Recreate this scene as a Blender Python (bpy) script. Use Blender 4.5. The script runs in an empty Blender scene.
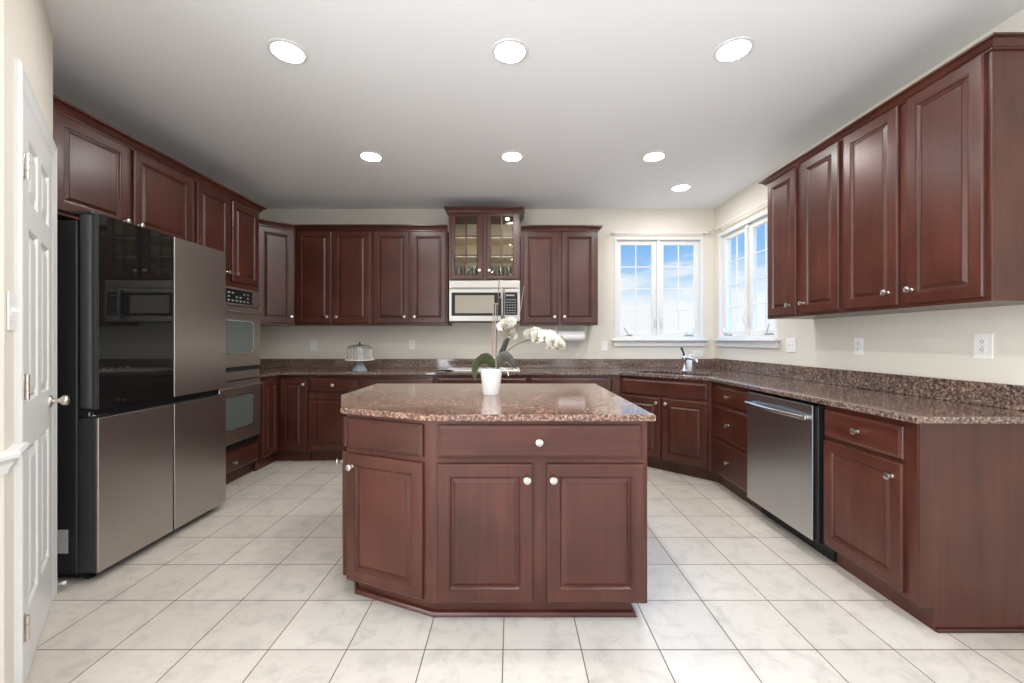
import bpy, bmesh, math, random
from mathutils import Vector, Matrix
random.seed(7)
PI = math.pi
SC = bpy.context.scene
COL = SC.collection

# ------------------------------------------------------------------ camera
cam_d = bpy.data.cameras.new('camera')
cam = bpy.data.objects.new('camera', cam_d)
COL.objects.link(cam)
SC.camera = cam
EYE = 1.2355
cam.location = (0, 0, EYE)
cam.rotation_euler = (PI/2, 0, 0)
cam_d.sensor_width = 36.0
cam_d.lens = 412.0/1024.0*36.0
cam_d.shift_x = 0.5/1024.0
cam_d.shift_y = -1.5/1024.0
cam_d.clip_start = 0.05

# ------------------------------------------------------------------ view
vs = SC.view_settings
vs.view_transform = 'Standard'
vs.look = 'None'
vs.gamma = 1.0
vs.exposure = 0.17
vs.use_curve_mapping = False
SC.cycles.max_bounces = 10
SC.cycles.diffuse_bounces = 6
SC.cycles.glossy_bounces = 5
SC.cycles.transparent_max_bounces = 12
SC.cycles.sample_clamp_indirect = 6.0
SC.cycles.use_denoising = True

LAMP_STRENGTH = 162.0       # lens of each recessed ceiling lamp
ADDED_REAR_W = 14.0      # area light at each of the added rear windows
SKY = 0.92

# ------------------------------------------------------------------ sky
world = bpy.data.worlds.new('sky')
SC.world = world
world.use_nodes = True
nt = world.node_tree
nt.nodes.clear()
N = nt.nodes.new
def L(a, b, tree=None): (tree or nt).links.new(a, b)
tc = N('ShaderNodeTexCoord')
sep = N('ShaderNodeSeparateXYZ'); L(tc.outputs['Generated'], sep.inputs[0])
ramp = N('ShaderNodeValToRGB'); L(sep.outputs['Z'], ramp.inputs[0])
cr = ramp.color_ramp
cr.elements[0].position = 0.0; cr.elements[0].color = (0.88, 0.94, 1.0, 1)
cr.elements[1].position = 0.30; cr.elements[1].color = (0.17, 0.42, 0.88, 1)
e = cr.elements.new(0.10); e.color = (0.64, 0.83, 1.0, 1)
e = cr.elements.new(0.20); e.color = (0.27, 0.55, 0.95, 1)
mp = N('ShaderNodeMapping'); mp.inputs['Scale'].default_value = (1.8, 1.8, 7.0)
mp.inputs['Location'].default_value = (0.35, 0.2, 0.1)
L(tc.outputs['Generated'], mp.inputs[0])
cn = N('ShaderNodeTexNoise'); cn.inputs['Scale'].default_value = 2.0
cn.inputs['Detail'].default_value = 7; cn.inputs['Roughness'].default_value = 0.6
L(mp.outputs[0], cn.inputs['Vector'])
# more cloud towards the horizon
mr = N('ShaderNodeMapRange'); L(sep.outputs['Z'], mr.inputs[0])
mr.inputs[1].default_value = 0.0; mr.inputs[2].default_value = 0.26
mr.inputs[3].default_value = 0.22; mr.inputs[4].default_value = -0.09
ad = N('ShaderNodeMath'); ad.operation = 'ADD'
L(cn.outputs[0], ad.inputs[0]); L(mr.outputs[0], ad.inputs[1])
cramp = N('ShaderNodeValToRGB'); L(ad.outputs[0], cramp.inputs[0])
cramp.color_ramp.elements[0].position = 0.46; cramp.color_ramp.elements[1].position = 0.62
mx = N('ShaderNodeMix'); mx.data_type = 'RGBA'
L(cramp.outputs[0], mx.inputs[0]); L(ramp.outputs[0], mx.inputs[6])
mx.inputs[7].default_value = (0.98, 1.0, 1.03, 1)
bg = N('ShaderNodeBackground'); L(mx.outputs[2], bg.inputs[0])
# upper sky, out of view, boosted to send more light through the windows
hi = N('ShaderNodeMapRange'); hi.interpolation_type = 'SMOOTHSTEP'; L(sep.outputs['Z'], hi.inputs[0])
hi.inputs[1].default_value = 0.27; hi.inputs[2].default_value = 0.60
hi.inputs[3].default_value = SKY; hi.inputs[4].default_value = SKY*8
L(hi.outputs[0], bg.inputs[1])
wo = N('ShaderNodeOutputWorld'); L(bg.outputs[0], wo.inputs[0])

# room extents
XL, XR, YB, YF, ZC = -2.92, 2.338, 4.757, -3.6, 2.748

# area lights at rear windows added behind the camera to light the room
ADDED_REAR_WIN = [(-1.45, 0.15, 0.20, 2.50), (0.45, 0.15, 2.10, 2.50)]
ADDED_LEFT_WIN, ADDED_RIGHT_WIN = (-1.7, 0.25, 0.7, 2.50), (-1.7, 0.25, 0.7, 2.50)     # y0, z0, y1, z1
ADDED_SIDE_W = 92.0
DAY = (0.95, 0.98, 1.0)
XH = -1.454               # the wall left of the viewer
def area(name, loc, rot, sx, sy, power, col=(1, 1, 1)):
    d = bpy.data.lights.new(name, 'AREA'); d.shape = 'RECTANGLE'; d.size = sx; d.size_y = sy
    d.energy = power; d.color = col
    o = bpy.data.objects.new(name, d); COL.objects.link(o); o.location = loc; o.rotation_euler = rot
    return o
for (x0, z0, x1, z1) in ADDED_REAR_WIN:
    area('added_window_light', ((x0+x1)/2, YF-0.10, (z0+z1)/2), (PI/2, 0, 0), x1-x0, z1-z0, ADDED_REAR_W, DAY)

for (x, sg, k) in ((XH-0.10, -1, 1.25), (XR+0.10, 1, .45)):  # area lights at side windows added out of view to brighten the cabinets
    area('added_window_light', (x, (ADDED_LEFT_WIN[0]+ADDED_LEFT_WIN[2])/2, (ADDED_LEFT_WIN[1]+ADDED_LEFT_WIN[3])/2), (PI/2, 0, sg*PI/2), ADDED_LEFT_WIN[2]-ADDED_LEFT_WIN[0], ADDED_LEFT_WIN[3]-ADDED_LEFT_WIN[1], ADDED_SIDE_W*k, DAY)

for (loc, rot, sx) in (((1.70, YB+0.13, 1.836), (-PI/2, 0, 0), 1.02), ((XR+0.13, 4.128, 1.836), (PI/2, 0, PI/2), 1.02)):
    po = area('sky_portal', loc, rot, sx, 1.17, 1.0); po.data.cycles.is_portal = True

# ------------------------------------------------------------------ materials
def mat_base(name):
    m = bpy.data.materials.new(name); m.use_nodes = True
    t = m.node_tree; b = t.nodes['Principled BSDF']
    return m, t, b
def plain(name, col, rough=0.5, metal=0.0, bump=0.0, bscale=200.0, spec=0.5, var=0.0):
    m, t, b = mat_base(name)
    b.inputs['Base Color'].default_value = (*col, 1); b.inputs['Roughness'].default_value = rough
    b.inputs['Metallic'].default_value = metal
    b.inputs['Specular IOR Level'].default_value = spec
    tcn = t.nodes.new('ShaderNodeTexCoord')
    if bump or var:
        n = t.nodes.new('ShaderNodeTexNoise'); n.inputs['Scale'].default_value = bscale
        n.inputs['Detail'].default_value = 3
        t.links.new(tcn.outputs['Object'], n.inputs['Vector'])
        if bump:
            bp = t.nodes.new('ShaderNodeBump'); bp.inputs['Strength'].default_value = bump
            bp.inputs['Distance'].default_value = 0.002
            t.links.new(n.outputs[0], bp.inputs['Height']); t.links.new(bp.outputs[0], b.inputs['Normal'])
        if var:
            mxx = t.nodes.new('ShaderNodeMix'); mxx.data_type = 'RGBA'
            t.links.new(n.outputs[0], mxx.inputs[0])
            mxx.inputs[6].default_value = (*[c*(1-var) for c in col], 1)
            mxx.inputs[7].default_value = (*[min(1, c*(1+var)) for c in col], 1)
            t.links.new(mxx.outputs[2], b.inputs['Base Color'])
    return m
def wood(name, scale, dark, mid, light, rough=0.30):
    m, t, b = mat_base(name)
    tcn = t.nodes.new('ShaderNodeTexCoord'); info = t.nodes.new('ShaderNodeObjectInfo')
    va = t.nodes.new('ShaderNodeVectorMath'); va.operation = 'ADD'
    cmb = t.nodes.new('ShaderNodeCombineXYZ')
    mul = t.nodes.new('ShaderNodeMath'); mul.operation = 'MULTIPLY'; mul.inputs[1].default_value = 13.0
    t.links.new(info.outputs['Random'], mul.inputs[0])
    for i in range(3): t.links.new(mul.outputs[0], cmb.inputs[i])
    t.links.new(tcn.outputs['Object'], va.inputs[0]); t.links.new(cmb.outputs[0], va.inputs[1])
    mpn = t.nodes.new('ShaderNodeMapping'); mpn.inputs['Scale'].default_value = scale
    t.links.new(va.outputs[0], mpn.inputs[0])
    n1 = t.nodes.new('ShaderNodeTexNoise'); n1.inputs['Scale'].default_value = 1.0
    n1.inputs['Detail'].default_value = 6; n1.inputs['Roughness'].default_value = 0.6
    n1.inputs['Distortion'].default_value = 0.6
    t.links.new(mpn.outputs[0], n1.inputs['Vector'])
    n2 = t.nodes.new('ShaderNodeTexNoise'); n2.inputs['Scale'].default_value = 2.6
    n2.inputs['Detail'].default_value = 2
    t.links.new(va.outputs[0], n2.inputs['Vector'])
    am = t.nodes.new('ShaderNodeMath'); am.operation = 'MULTIPLY_ADD'
    t.links.new(n2.outputs[0], am.inputs[0]); am.inputs[1].default_value = 0.55
    sc_ = t.nodes.new('ShaderNodeMath'); sc_.operation = 'MULTIPLY'; sc_.inputs[1].default_value = 0.45
    t.links.new(n1.outputs[0], sc_.inputs[0]); t.links.new(sc_.outputs[0], am.inputs[2])
    r = t.nodes.new('ShaderNodeValToRGB'); t.links.new(am.outputs[0], r.inputs[0])
    r.color_ramp.elements[0].position = 0.34; r.color_ramp.elements[0].color = (*dark, 1)
    r.color_ramp.elements[1].position = 0.66; r.color_ramp.elements[1].color = (*light, 1)
    q = r.color_ramp.elements.new(0.5); q.color = (*mid, 1)
    t.links.new(r.outputs[0], b.inputs['Base Color'])
    b.inputs['Roughness'].default_value = rough; b.inputs['Specular IOR Level'].default_value = 0.5
    bp = t.nodes.new('ShaderNodeBump'); bp.inputs['Strength'].default_value = 0.06; bp.inputs['Distance'].default_value = 0.001
    t.links.new(n1.outputs[0], bp.inputs['Height']); t.links.new(bp.outputs[0], b.inputs['Normal'])
    return m
WD, WM, WL = (0.042, 0.0100, 0.0062), (0.066, 0.0175, 0.0108), (0.098, 0.0290, 0.0180)
WOODV = wood('cherry_vertical', (26, 26, 1.6), WD, WM, WL)
WOODH = wood('cherry_horizontal', (1.6, 26, 26), WD, WM, WL)
MAPLE = wood('cabinet_interior', (12, 12, 1.2), (0.76, 0.64, 0.49), (0.80, 0.69, 0.54), (0.84, 0.74, 0.60), 0.5)
WALLM = plain('wall_paint', (0.71, 0.665, 0.585), 0.75, bump=0.05, bscale=300, spec=0.2)
CEILM = plain('ceiling_paint', (0.84, 0.84, 0.835), 0.85, bump=0.05, bscale=250, spec=0.1)
TRIM = plain('white_trim_paint', (0.74, 0.735, 0.72), 0.35, var=0.02, bscale=20)
PLATE = plain('white_plastic', (0.84, 0.83, 0.80), 0.35, var=0.02, bscale=30)
SLOT = plain('dark_slot', (0.04, 0.04, 0.04), 0.6, var=0.1)
NICKEL = plain('brushed_nickel', (0.66, 0.62, 0.57), 0.28, 1.0, var=0.04, bscale=60)
CHROME = plain('chrome', (0.80, 0.80, 0.81), 0.12, 1.0, var=0.03, bscale=40)
BLACK = plain('black_enamel', (0.012, 0.012, 0.013), 0.35, spec=0.25, var=0.15, bscale=50)
DKGREY = plain('dark_grey_metal', (0.035, 0.037, 0.038), 0.42, 0.3, var=0.08, bscale=40)
FRSIDE = plain('fridge_edge_grey', (0.10, 0.105, 0.108), 0.35, 0.7, var=0.06, bscale=30)
OVGLASS = plain('oven_glass', (0.10, 0.12, 0.115), 0.06, spec=1.0, var=0.05)
BGLASS = plain('black_glass', (0.006, 0.006, 0.006), 0.03, spec=0.6, var=0.05)
CERAMIC = plain('white_ceramic', (0.86, 0.86, 0.85), 0.22, var=0.02, bscale=15)
PAPER = plain('paper_towel', (0.86, 0.86, 0.85), 0.9, bump=0.25, bscale=160)
PETAL = plain('orchid_petal', (0.90, 0.88, 0.82), 0.6, var=0.05, bscale=60)
LIP = plain('orchid_lip', (0.24, 0.22, 0.10), 0.6, var=0.3, bscale=90)
STEM = plain('orchid_stem', (0.10, 0.075, 0.055), 0.6, var=0.3, bscale=80)
TWIG = plain('bamboo_stake', (0.34, 0.25, 0.20), 0.6, var=0.3, bscale=60)
LEAF = plain('orchid_leaf', (0.052, 0.065, 0.024), 0.35, var=0.5, bscale=18)
LEAFG = plain('orchid_leaf_grey', (0.055, 0.052, 0.042), 0.4, var=0.35, bscale=25)
BARK = plain('bark_chips', (0.10, 0.055, 0.04), 0.9, var=0.5, bscale=70)
BLUEGL = plain('blue_grey_glass', (0.30, 0.36, 0.42), 0.15, var=0.2, bscale=30)
STICKER = plain('paper_sticker', (0.6, 0.6, 0.58), 0.6, var=0.3, bscale=120)

def steel(name, col, rough, scale, vert=False):
    m, t, b = mat_base(name)
    tcn = t.nodes.new('ShaderNodeTexCoord'); mpn = t.nodes.new('ShaderNodeMapping')
    mpn.inputs['Scale'].default_value = scale
    t.links.new(tcn.outputs['Object'], mpn.inputs[0])
    n = t.nodes.new('ShaderNodeTexNoise'); n.inputs['Scale'].default_value = 1.0; n.inputs['Detail'].default_value = 4
    t.links.new(mpn.outputs[0], n.inputs['Vector'])
    r = t.nodes.new('ShaderNodeMapRange'); t.links.new(n.outputs[0], r.inputs[0])
    r.inputs[3].default_value = rough-0.05; r.inputs[4].default_value = rough+0.05
    t.links.new(r.outputs[0], b.inputs['Roughness'])
    b.inputs['Base Color'].default_value = (*col, 1); b.inputs['Metallic'].default_value = 1.0
    return m
STEEL = steel('stainless_steel', (0.50, 0.485, 0.465), 0.24, (2, 2, 300))
STEELV = steel('stainless_fridge', (0.50, 0.465, 0.435), 0.30, (300, 300, 2))
STEELDW = steel('stainless_dishwasher', (0.56, 0.56, 0.57), 0.30, (300, 300, 2))
STEELMW = steel('stainless_microwave', (0.40, 0.375, 0.345), 0.34, (2, 2, 300))
OVENST = steel('stainless_oven', (0.56, 0.51, 0.465), 0.36, (2, 2, 300))

def granite(name, k=(1, 1, 1), spec=0.75):
    m, t, b = mat_base(name)
    geo = t.nodes.new('ShaderNodeNewGeometry')
    def noise(s, d, r):
        n = t.nodes.new('ShaderNodeTexNoise'); n.inputs['Scale'].default_value = s
        n.inputs['Detail'].default_value = d; n.inputs['Roughness'].default_value = r
        t.links.new(geo.outputs['Position'], n.inputs['Vector']); return n
    v = t.nodes.new('ShaderNodeTexVoronoi'); v.inputs['Scale'].default_value = 150
    t.links.new(geo.outputs['Position'], v.inputs['Vector'])
    n1 = noise(75, 5, 0.75)
    r = t.nodes.new('ShaderNodeValToRGB'); t.links.new(n1.outputs[0], r.inputs[0])
    el = r.color_ramp.elements
    el[0].position = 0.34; el[0].color = (0.014, 0.012, 0.012, 1)
    el[1].position = 0.70; el[1].color = (0.46, 0.40, 0.35, 1)
    for p, c in ((0.45, (0.060, 0.043, 0.037, 1)), (0.53, (0.150, 0.105, 0.084, 1)), (0.60, (0.24, 0.175, 0.14, 1))):
        q = el.new(p); q.color = c
    for q in el: q.color = (q.color[0]*k[0], q.color[1]*k[1], q.color[2]*k[2], 1)
    mxn = t.nodes.new('ShaderNodeMix'); mxn.data_type = 'RGBA'; mxn.blend_type = 'MULTIPLY'
    mxn.inputs[0].default_value = 0.75
    t.links.new(r.outputs[0], mxn.inputs[6])
    rv = t.nodes.new('ShaderNodeValToRGB'); t.links.new(v.outputs['Color'], rv.inputs[0])
    rv.color_ramp.elements[0].color = (0.45, 0.42, 0.42, 1); rv.color_ramp.elements[1].color = (1.6, 1.45, 1.4, 1)
    t.links.new(rv.outputs[0], mxn.inputs[7])
    n3 = noise(7, 3, 0.5)
    mx2 = t.nodes.new('ShaderNodeMix'); mx2.data_type = 'RGBA'; mx2.blend_type = 'MULTIPLY'; mx2.inputs[0].default_value = 1
    r3 = t.nodes.new('ShaderNodeValToRGB'); t.links.new(n3.outputs[0], r3.inputs[0])
    r3.color_ramp.elements[0].position = 0.3; r3.color_ramp.elements[0].color = (0.8, 0.82, 0.85, 1)
    r3.color_ramp.elements[1].position = 0.7; r3.color_ramp.elements[1].color = (1.2, 1.1, 1.05, 1)
    t.links.new(mxn.outputs[2], mx2.inputs[6]); t.links.new(r3.outputs[0], mx2.inputs[7])
    t.links.new(mx2.outputs[2], b.inputs['Base Color'])
    b.inputs['Roughness'].default_value = 0.07
    b.inputs['Specular IOR Level'].default_value = spec
    return m
GRANITE = granite('granite', (1.25, 1.30, 1.32))
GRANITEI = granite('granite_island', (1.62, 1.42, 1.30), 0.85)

TS, TX0, TY0 = 0.312, -0.0335, 1.6436
def tiles():
    m, t, b = mat_base('floor_tiles')
    geo = t.nodes.new('ShaderNodeNewGeometry')
    mpn = t.nodes.new('ShaderNodeMapping'); mpn.inputs['Location'].default_value = (-TX0+TS*60, -TY0+TS*60, 0)
    t.links.new(geo.outputs['Position'], mpn.inputs[0])
    br = t.nodes.new('ShaderNodeTexBrick'); br.offset = 0; br.squash = 1
    br.inputs['Scale'].default_value = 1.0; br.inputs['Brick Width'].default_value = TS
    br.inputs['Row Height'].default_value = TS; br.inputs['Mortar Size'].default_value = 0.0026
    br.inputs['Mortar Smooth'].default_value = 0.2; br.inputs['Bias'].default_value = 0
    br.inputs['Color1'].default_value = (0.545, 0.50, 0.45, 1); br.inputs['Color2'].default_value = (0.60, 0.555, 0.50, 1)
    br.inputs['Mortar'].default_value = (0.155, 0.12, 0.095, 1)
    t.links.new(mpn.outputs[0], br.inputs['Vector'])
    n = t.nodes.new('ShaderNodeTexNoise'); n.inputs['Scale'].default_value = 9; n.inputs['Detail'].default_value = 8
    n.inputs['Roughness'].default_value = 0.7
    n.inputs['Distortion'].default_value = 0.5
    t.links.new(geo.outputs['Position'], n.inputs['Vector'])
    r = t.nodes.new('ShaderNodeValToRGB'); t.links.new(n.outputs[0], r.inputs[0])
    r.color_ramp.elements[0].position = 0.30; r.color_ramp.elements[0].color = (0.80, 0.79, 0.78, 1)
    r.color_ramp.elements[1].position = 0.52; r.color_ramp.elements[1].color = (1.03, 1.02, 1.0, 1)
    mxn = t.nodes.new('ShaderNodeMix'); mxn.data_type = 'RGBA'; mxn.blend_type = 'MULTIPLY'; mxn.inputs[0].default_value = 1
    t.links.new(br.outputs['Color'], mxn.inputs[6]); t.links.new(r.outputs[0], mxn.inputs[7])
    t.links.new(mxn.outputs[2], b.inputs['Base Color'])
    rr = t.nodes.new('ShaderNodeMapRange'); t.links.new(br.outputs['Fac'], rr.inputs[0])
    rr.inputs[3].default_value = 0.38; rr.inputs[4].default_value = 0.8
    t.links.new(rr.outputs[0], b.inputs['Roughness'])
    iv = t.nodes.new('ShaderNodeMath'); iv.operation = 'SUBTRACT'; iv.inputs[0].default_value = 1
    t.links.new(br.outputs['Fac'], iv.inputs[1])
    bp = t.nodes.new('ShaderNodeBump'); bp.inputs['Strength'].default_value = 0.5; bp.inputs['Distance'].default_value = 0.002
    t.links.new(iv.outputs[0], bp.inputs['Height']); t.links.new(bp.outputs[0], b.inputs['Normal'])
    return m
TILES = tiles()

def clear_glass(name, tint=(1, 1, 1), refl=1.0):
    m = bpy.data.materials.new(name); m.use_nodes = True
    t = m.node_tree; t.nodes.clear()
    out = t.nodes.new('ShaderNodeOutputMaterial'); tr = t.nodes.new('ShaderNodeBsdfTransparent')
    tr.inputs[0].default_value = (*tint, 1)
    gl = t.nodes.new('ShaderNodeBsdfGlossy'); gl.inputs['Roughness'].default_value = 0.02
    fr = t.nodes.new('ShaderNodeLayerWeight'); fr.inputs[0].default_value = 0.5
    pw = t.nodes.new('ShaderNodeMath'); pw.operation = 'POWER'; pw.inputs[1].default_value = 5.0
    t.links.new(fr.outputs['Facing'], pw.inputs[0])
    ml = t.nodes.new('ShaderNodeMath'); ml.operation = 'MULTIPLY_ADD'; ml.inputs[1].default_value = 0.9; ml.inputs[2].default_value = 0.045*refl
    t.links.new(pw.outputs[0], ml.inputs[0])
    mxs = t.nodes.new('ShaderNodeMixShader'); t.links.new(ml.outputs[0], mxs.inputs[0])
    t.links.new(tr.outputs[0], mxs.inputs[1]); t.links.new(gl.outputs[0], mxs.inputs[2])
    t.links.new(mxs.outputs[0], out.inputs[0])
    return m
PANE = clear_glass('window_glass', (0.97, 0.98, 0.98), 0.6)
CABGL = clear_glass('cabinet_glass', (0.97, 0.98, 0.96), 0.12)
DOMEGL = clear_glass('dome_glass', (0.95, 0.95, 0.94), 1.2)
CUPGL = clear_glass('drinking_glass', (0.95, 0.96, 0.965), 1.6)
def emit(name, col, s):
    m = bpy.data.materials.new(name); m.use_nodes = True
    t = m.node_tree; t.nodes.clear()
    out = t.nodes.new('ShaderNodeOutputMaterial'); em = t.nodes.new('ShaderNodeEmission')
    em.inputs[0].default_value = (*col, 1); em.inputs[1].default_value = s
    t.links.new(em.outputs[0], out.inputs[0]); return m
LENS = emit('lamp_lens', (1.0, 0.985, 0.965), LAMP_STRENGTH)

# ------------------------------------------------------------------ helpers
def tag(o, label=None, cat=None, group=None, kind=None):
    if label: o['label'] = label
    if cat: o['category'] = cat
    if group: o['group'] = group
    if kind: o['kind'] = kind
    return o
MW = {}
def TR(x, y, z=0, r=0): return Matrix.Translation((x, y, z)) @ Matrix.Rotation(r, 4, 'Z')
def empty(name, M, **k):
    o = bpy.data.objects.new(name, None); COL.objects.link(o)
    o.empty_display_size = 0.1
    o.matrix_world = M; MW[o] = M.copy()
    return tag(o, **k)
def put(o, parent, M):
    MW[o] = M.copy()
    if parent is not None:
        o.parent = parent; o.matrix_local = MW[parent].inverted() @ M
    else:
        o.matrix_world = M
    return o
def link(name, me, mats, parent=None, M=None, **k):
    o = bpy.data.objects.new(name, me); COL.objects.link(o)
    if not me.materials:
        for m in (mats if isinstance(mats, (list, tuple)) else [mats]): me.materials.append(m)
    put(o, parent, M if M is not None else (MW[parent].copy() if parent is not None else Matrix()))
    return tag(o, **k)
def finish(bm, name, smooth=None):
    bmesh.ops.recalc_face_normals(bm, faces=bm.faces[:])
    me = bpy.data.meshes.new(name); bm.to_mesh(me); bm.free()
    if smooth is not None:
        me.polygons.foreach_set('use_smooth', [True]*len(me.polygons))
        me.set_sharp_from_angle(angle=math.radians(smooth))
    return me
def box(bm, x0, y0, z0, x1, y1, z1, bev=0.0, seg=1, mi=0):
    r = bmesh.ops.create_cube(bm, size=1.0)
    v = r['verts']
    for q in v:
        q.co = Vector(((x0+x1)/2+q.co.x*(x1-x0), (y0+y1)/2+q.co.y*(y1-y0), (z0+z1)/2+q.co.z*(z1-z0)))
    f = set(f for q in v for f in q.link_faces)
    for g in f: g.material_index = mi
    if bev:
        ed = list(set(e for q in v for e in q.link_edges))
        bmesh.ops.bevel(bm, geom=ed, offset=bev, segments=seg, profile=0.5, affect='EDGES', clamp_overlap=True)
def boxo(name, dims, mat, parent, M=None, bev=0.0015, seg=1, **k):
    bm = bmesh.new()
    if not isinstance(dims[0], (tuple, list)): dims = [dims]
    for d in dims: box(bm, *d, bev=bev, seg=seg)
    return link(name, finish(bm, name, 35 if seg > 3 else None), mat, parent, M, **k)
def prism(bm, poly, z0, z1, top=True, bottom=True, mi=0):
    a = [bm.verts.new((x, y, z0)) for x, y in poly]; b = [bm.verts.new((x, y, z1)) for x, y in poly]
    n = len(poly)
    for i in range(n): bm.faces.new((a[i], a[(i+1) % n], b[(i+1) % n], b[i])).material_index = mi
    if top: bm.faces.new(b).material_index = mi
    if bottom: bm.faces.new(a[::-1]).material_index = mi
def lathe(bm, prof, seg=24, ctr=(0, 0, 0), cap=True):
    rings = []
    for r, z in prof:
        if r < 1e-6: rings.append([bm.verts.new((ctr[0], ctr[1], ctr[2]+z))])
        else: rings.append([bm.verts.new((ctr[0]+r*math.cos(2*PI*i/seg), ctr[1]+r*math.sin(2*PI*i/seg), ctr[2]+z)) for i in range(seg)])
    for A, B in zip(rings, rings[1:]):
        for i in range(seg):
            j = (i+1) % seg
            if len(A) == 1 and len(B) == 1: continue
            if len(A) == 1: bm.faces.new((A[0], B[j], B[i]))
            elif len(B) == 1: bm.faces.new((A[i], A[j], B[0]))
            else: bm.faces.new((A[i], A[j], B[j], B[i]))
    if cap:
        if len(rings[0]) > 1: bm.faces.new(rings[0][::-1])
        if len(rings[-1]) > 1: bm.faces.new(rings[-1])
def tube(bm, pts, rad, seg=8, flat=1.0, up=None):
    """sweep a circle/ellipse along points; rad number or list; flat = thickness ratio across 'up'."""
    P = [Vector(p) for p in pts]; n = len(P)
    R = rad if isinstance(rad, (list, tuple)) else [rad]*n
    rings = []; prev = Vector(up) if up else None
    for i in range(n):
        t = (P[min(i+1, n-1)]-P[max(i-1, 0)]).normalized()
        if prev is None:
            prev = Vector((0, 0, 1)) if abs(t.z) < 0.9 else Vector((1, 0, 0))
        u = (prev - t*prev.dot(t))
        if u.length < 1e-5: u = t.orthogonal()
        u.normalize(); prev = u.copy(); w = t.cross(u)
        rings.append([bm.verts.new(P[i] + (w*math.cos(2*PI*k/seg) + u*math.sin(2*PI*k/seg)*flat)*R[i]) for k in range(seg)])
    for A, B in zip(rings, rings[1:]):
        for k in range(seg):
            bm.faces.new((A[k], A[(k+1) % seg], B[(k+1) % seg], B[k]))
    bm.faces.new(rings[0][::-1]); bm.faces.new(rings[-1])
def smooth_path(pts, sub=6):
    P = [Vector(p) for p in pts]; out = []
    for i in range(len(P)-1):
        p0 = P[max(i-1, 0)]; p1 = P[i]; p2 = P[i+1]; p3 = P[min(i+2, len(P)-1)]
        for k in range(sub):
            t = k/sub
            out.append(0.5*((2*p1)+(p2-p0)*t+(2*p0-5*p1+4*p2-p3)*t*t+(3*p1-p0-3*p2+p3)*t**3))
    out.append(P[-1]); return out

# panel profile: (inset, forward); forward is towards -y
RAISED = [(0, 0), (0, .0135), (.002, .0165), (.0065, .0190), (.050, .0190), (.051, .0165), (.056, .0160), (.062, .0080),
          (.067, .0075), (.082, .0155), (.0825, .0180)]
SLAB = [(0, 0), (0, .0105), (.003, .0130), (.013, .0175), (.016, .0190)]
def loops(bm, x0, z0, x1, z1, prof, closed_back=True, fill=True):
    rings = []
    for ins, d in prof:
        rings.append([bm.verts.new((a, -d, c)) for a, c in ((x0+ins, z0+ins), (x1-ins, z0+ins), (x1-ins, z1-ins), (x0+ins, z1-ins))])
    for A, B in zip(rings, rings[1:]):
        for i in range(4): bm.faces.new((A[i], A[(i+1) % 4], B[(i+1) % 4], B[i]))
    if fill: bm.faces.new(rings[-1])
    if closed_back: bm.faces.new(rings[0][::-1])
    return rings
def knob_mesh():
    bm = bmesh.new()
    lathe(bm, [(.0085, 0), (.0085, .002), (.0055, .004), (.005, .012), (.008, .016), (.0145, .020), (.0165, .024), (.0155, .028), (.010, .0305), (0, .0312)], 18)
    bmesh.ops.rotate(bm, verts=bm.verts[:], cent=(0, 0, 0), matrix=Matrix.Rotation(PI/2, 3, 'X'))
    return finish(bm, 'knob', 50)
KNOB = knob_mesh()
def knob(parent, M, x, z, y=-0.019):
    return link('knob', KNOB, NICKEL, parent, M @ TR(x, y, z), label='satin nickel knob')
def front(parent, M, kind, x0, z0, x1, z1, kn=None, name=None):
    """a door or a drawer front on the plane y=0 of M; kn = knob position in the same frame"""
    bm = bmesh.new()
    w, h = x1-x0, z1-z0
    loops(bm, 0, 0, w, h, RAISED if kind == 'door' else SLAB)
    o = link(name or kind, finish(bm, kind), WOODV if kind == 'door' else WOODH, parent, M @ TR(x0, 0, z0))
    if kn: knob(o, M, kn[0], kn[1])
    return o
CROWN = [(0.0, 0.0), (.010, 0.0), (.010, .010), (.016, .014), (.020, .024), (.030, .038), (.040, .046), (.046, .047), (.046, .060), (0.0, .060)]
def sweep_path(name, path, prof, z0, mat, parent, skip_first=False, skip_last=False, xs=1.0, zs=1.0):
    """sweep profile along world XY path; outward is to the right of travel; skip_* points only shape the mitre"""
    P = [Vector(p) for p in path]; n = len(P)
    bm = bmesh.new(); rings = []
    rng = range(1 if skip_first else 0, n-1 if skip_last else n)
    for i in rng:
        d1 = (P[i]-P[i-1]).normalized() if i > 0 else (P[1]-P[0]).normalized()
        d2 = (P[i+1]-P[i]).normalized() if i < n-1 else d1
        n1 = Vector((d1.y, -d1.x)); n2 = Vector((d2.y, -d2.x))
        m = (n1+n2).normalized(); m = m/max(0.3, m.dot(n1))
        rings.append([bm.verts.new((P[i].x+m.x*a*xs, P[i].y+m.y*a*xs, z0+c*zs)) for a, c in prof])
    k = len(prof)
    for A, B in zip(rings, rings[1:]):
        for i in range(k): bm.faces.new((A[i], A[(i+1) % k], B[(i+1) % k], B[i]))
    bm.faces.new(rings[0]); bm.faces.new(rings[-1][::-1])
    Mp = MW[parent]
    bmesh.ops.transform(bm, matrix=Mp.inverted(), verts=bm.verts[:])
    return link(name, finish(bm, name, 30), mat, parent, Mp)

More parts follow.
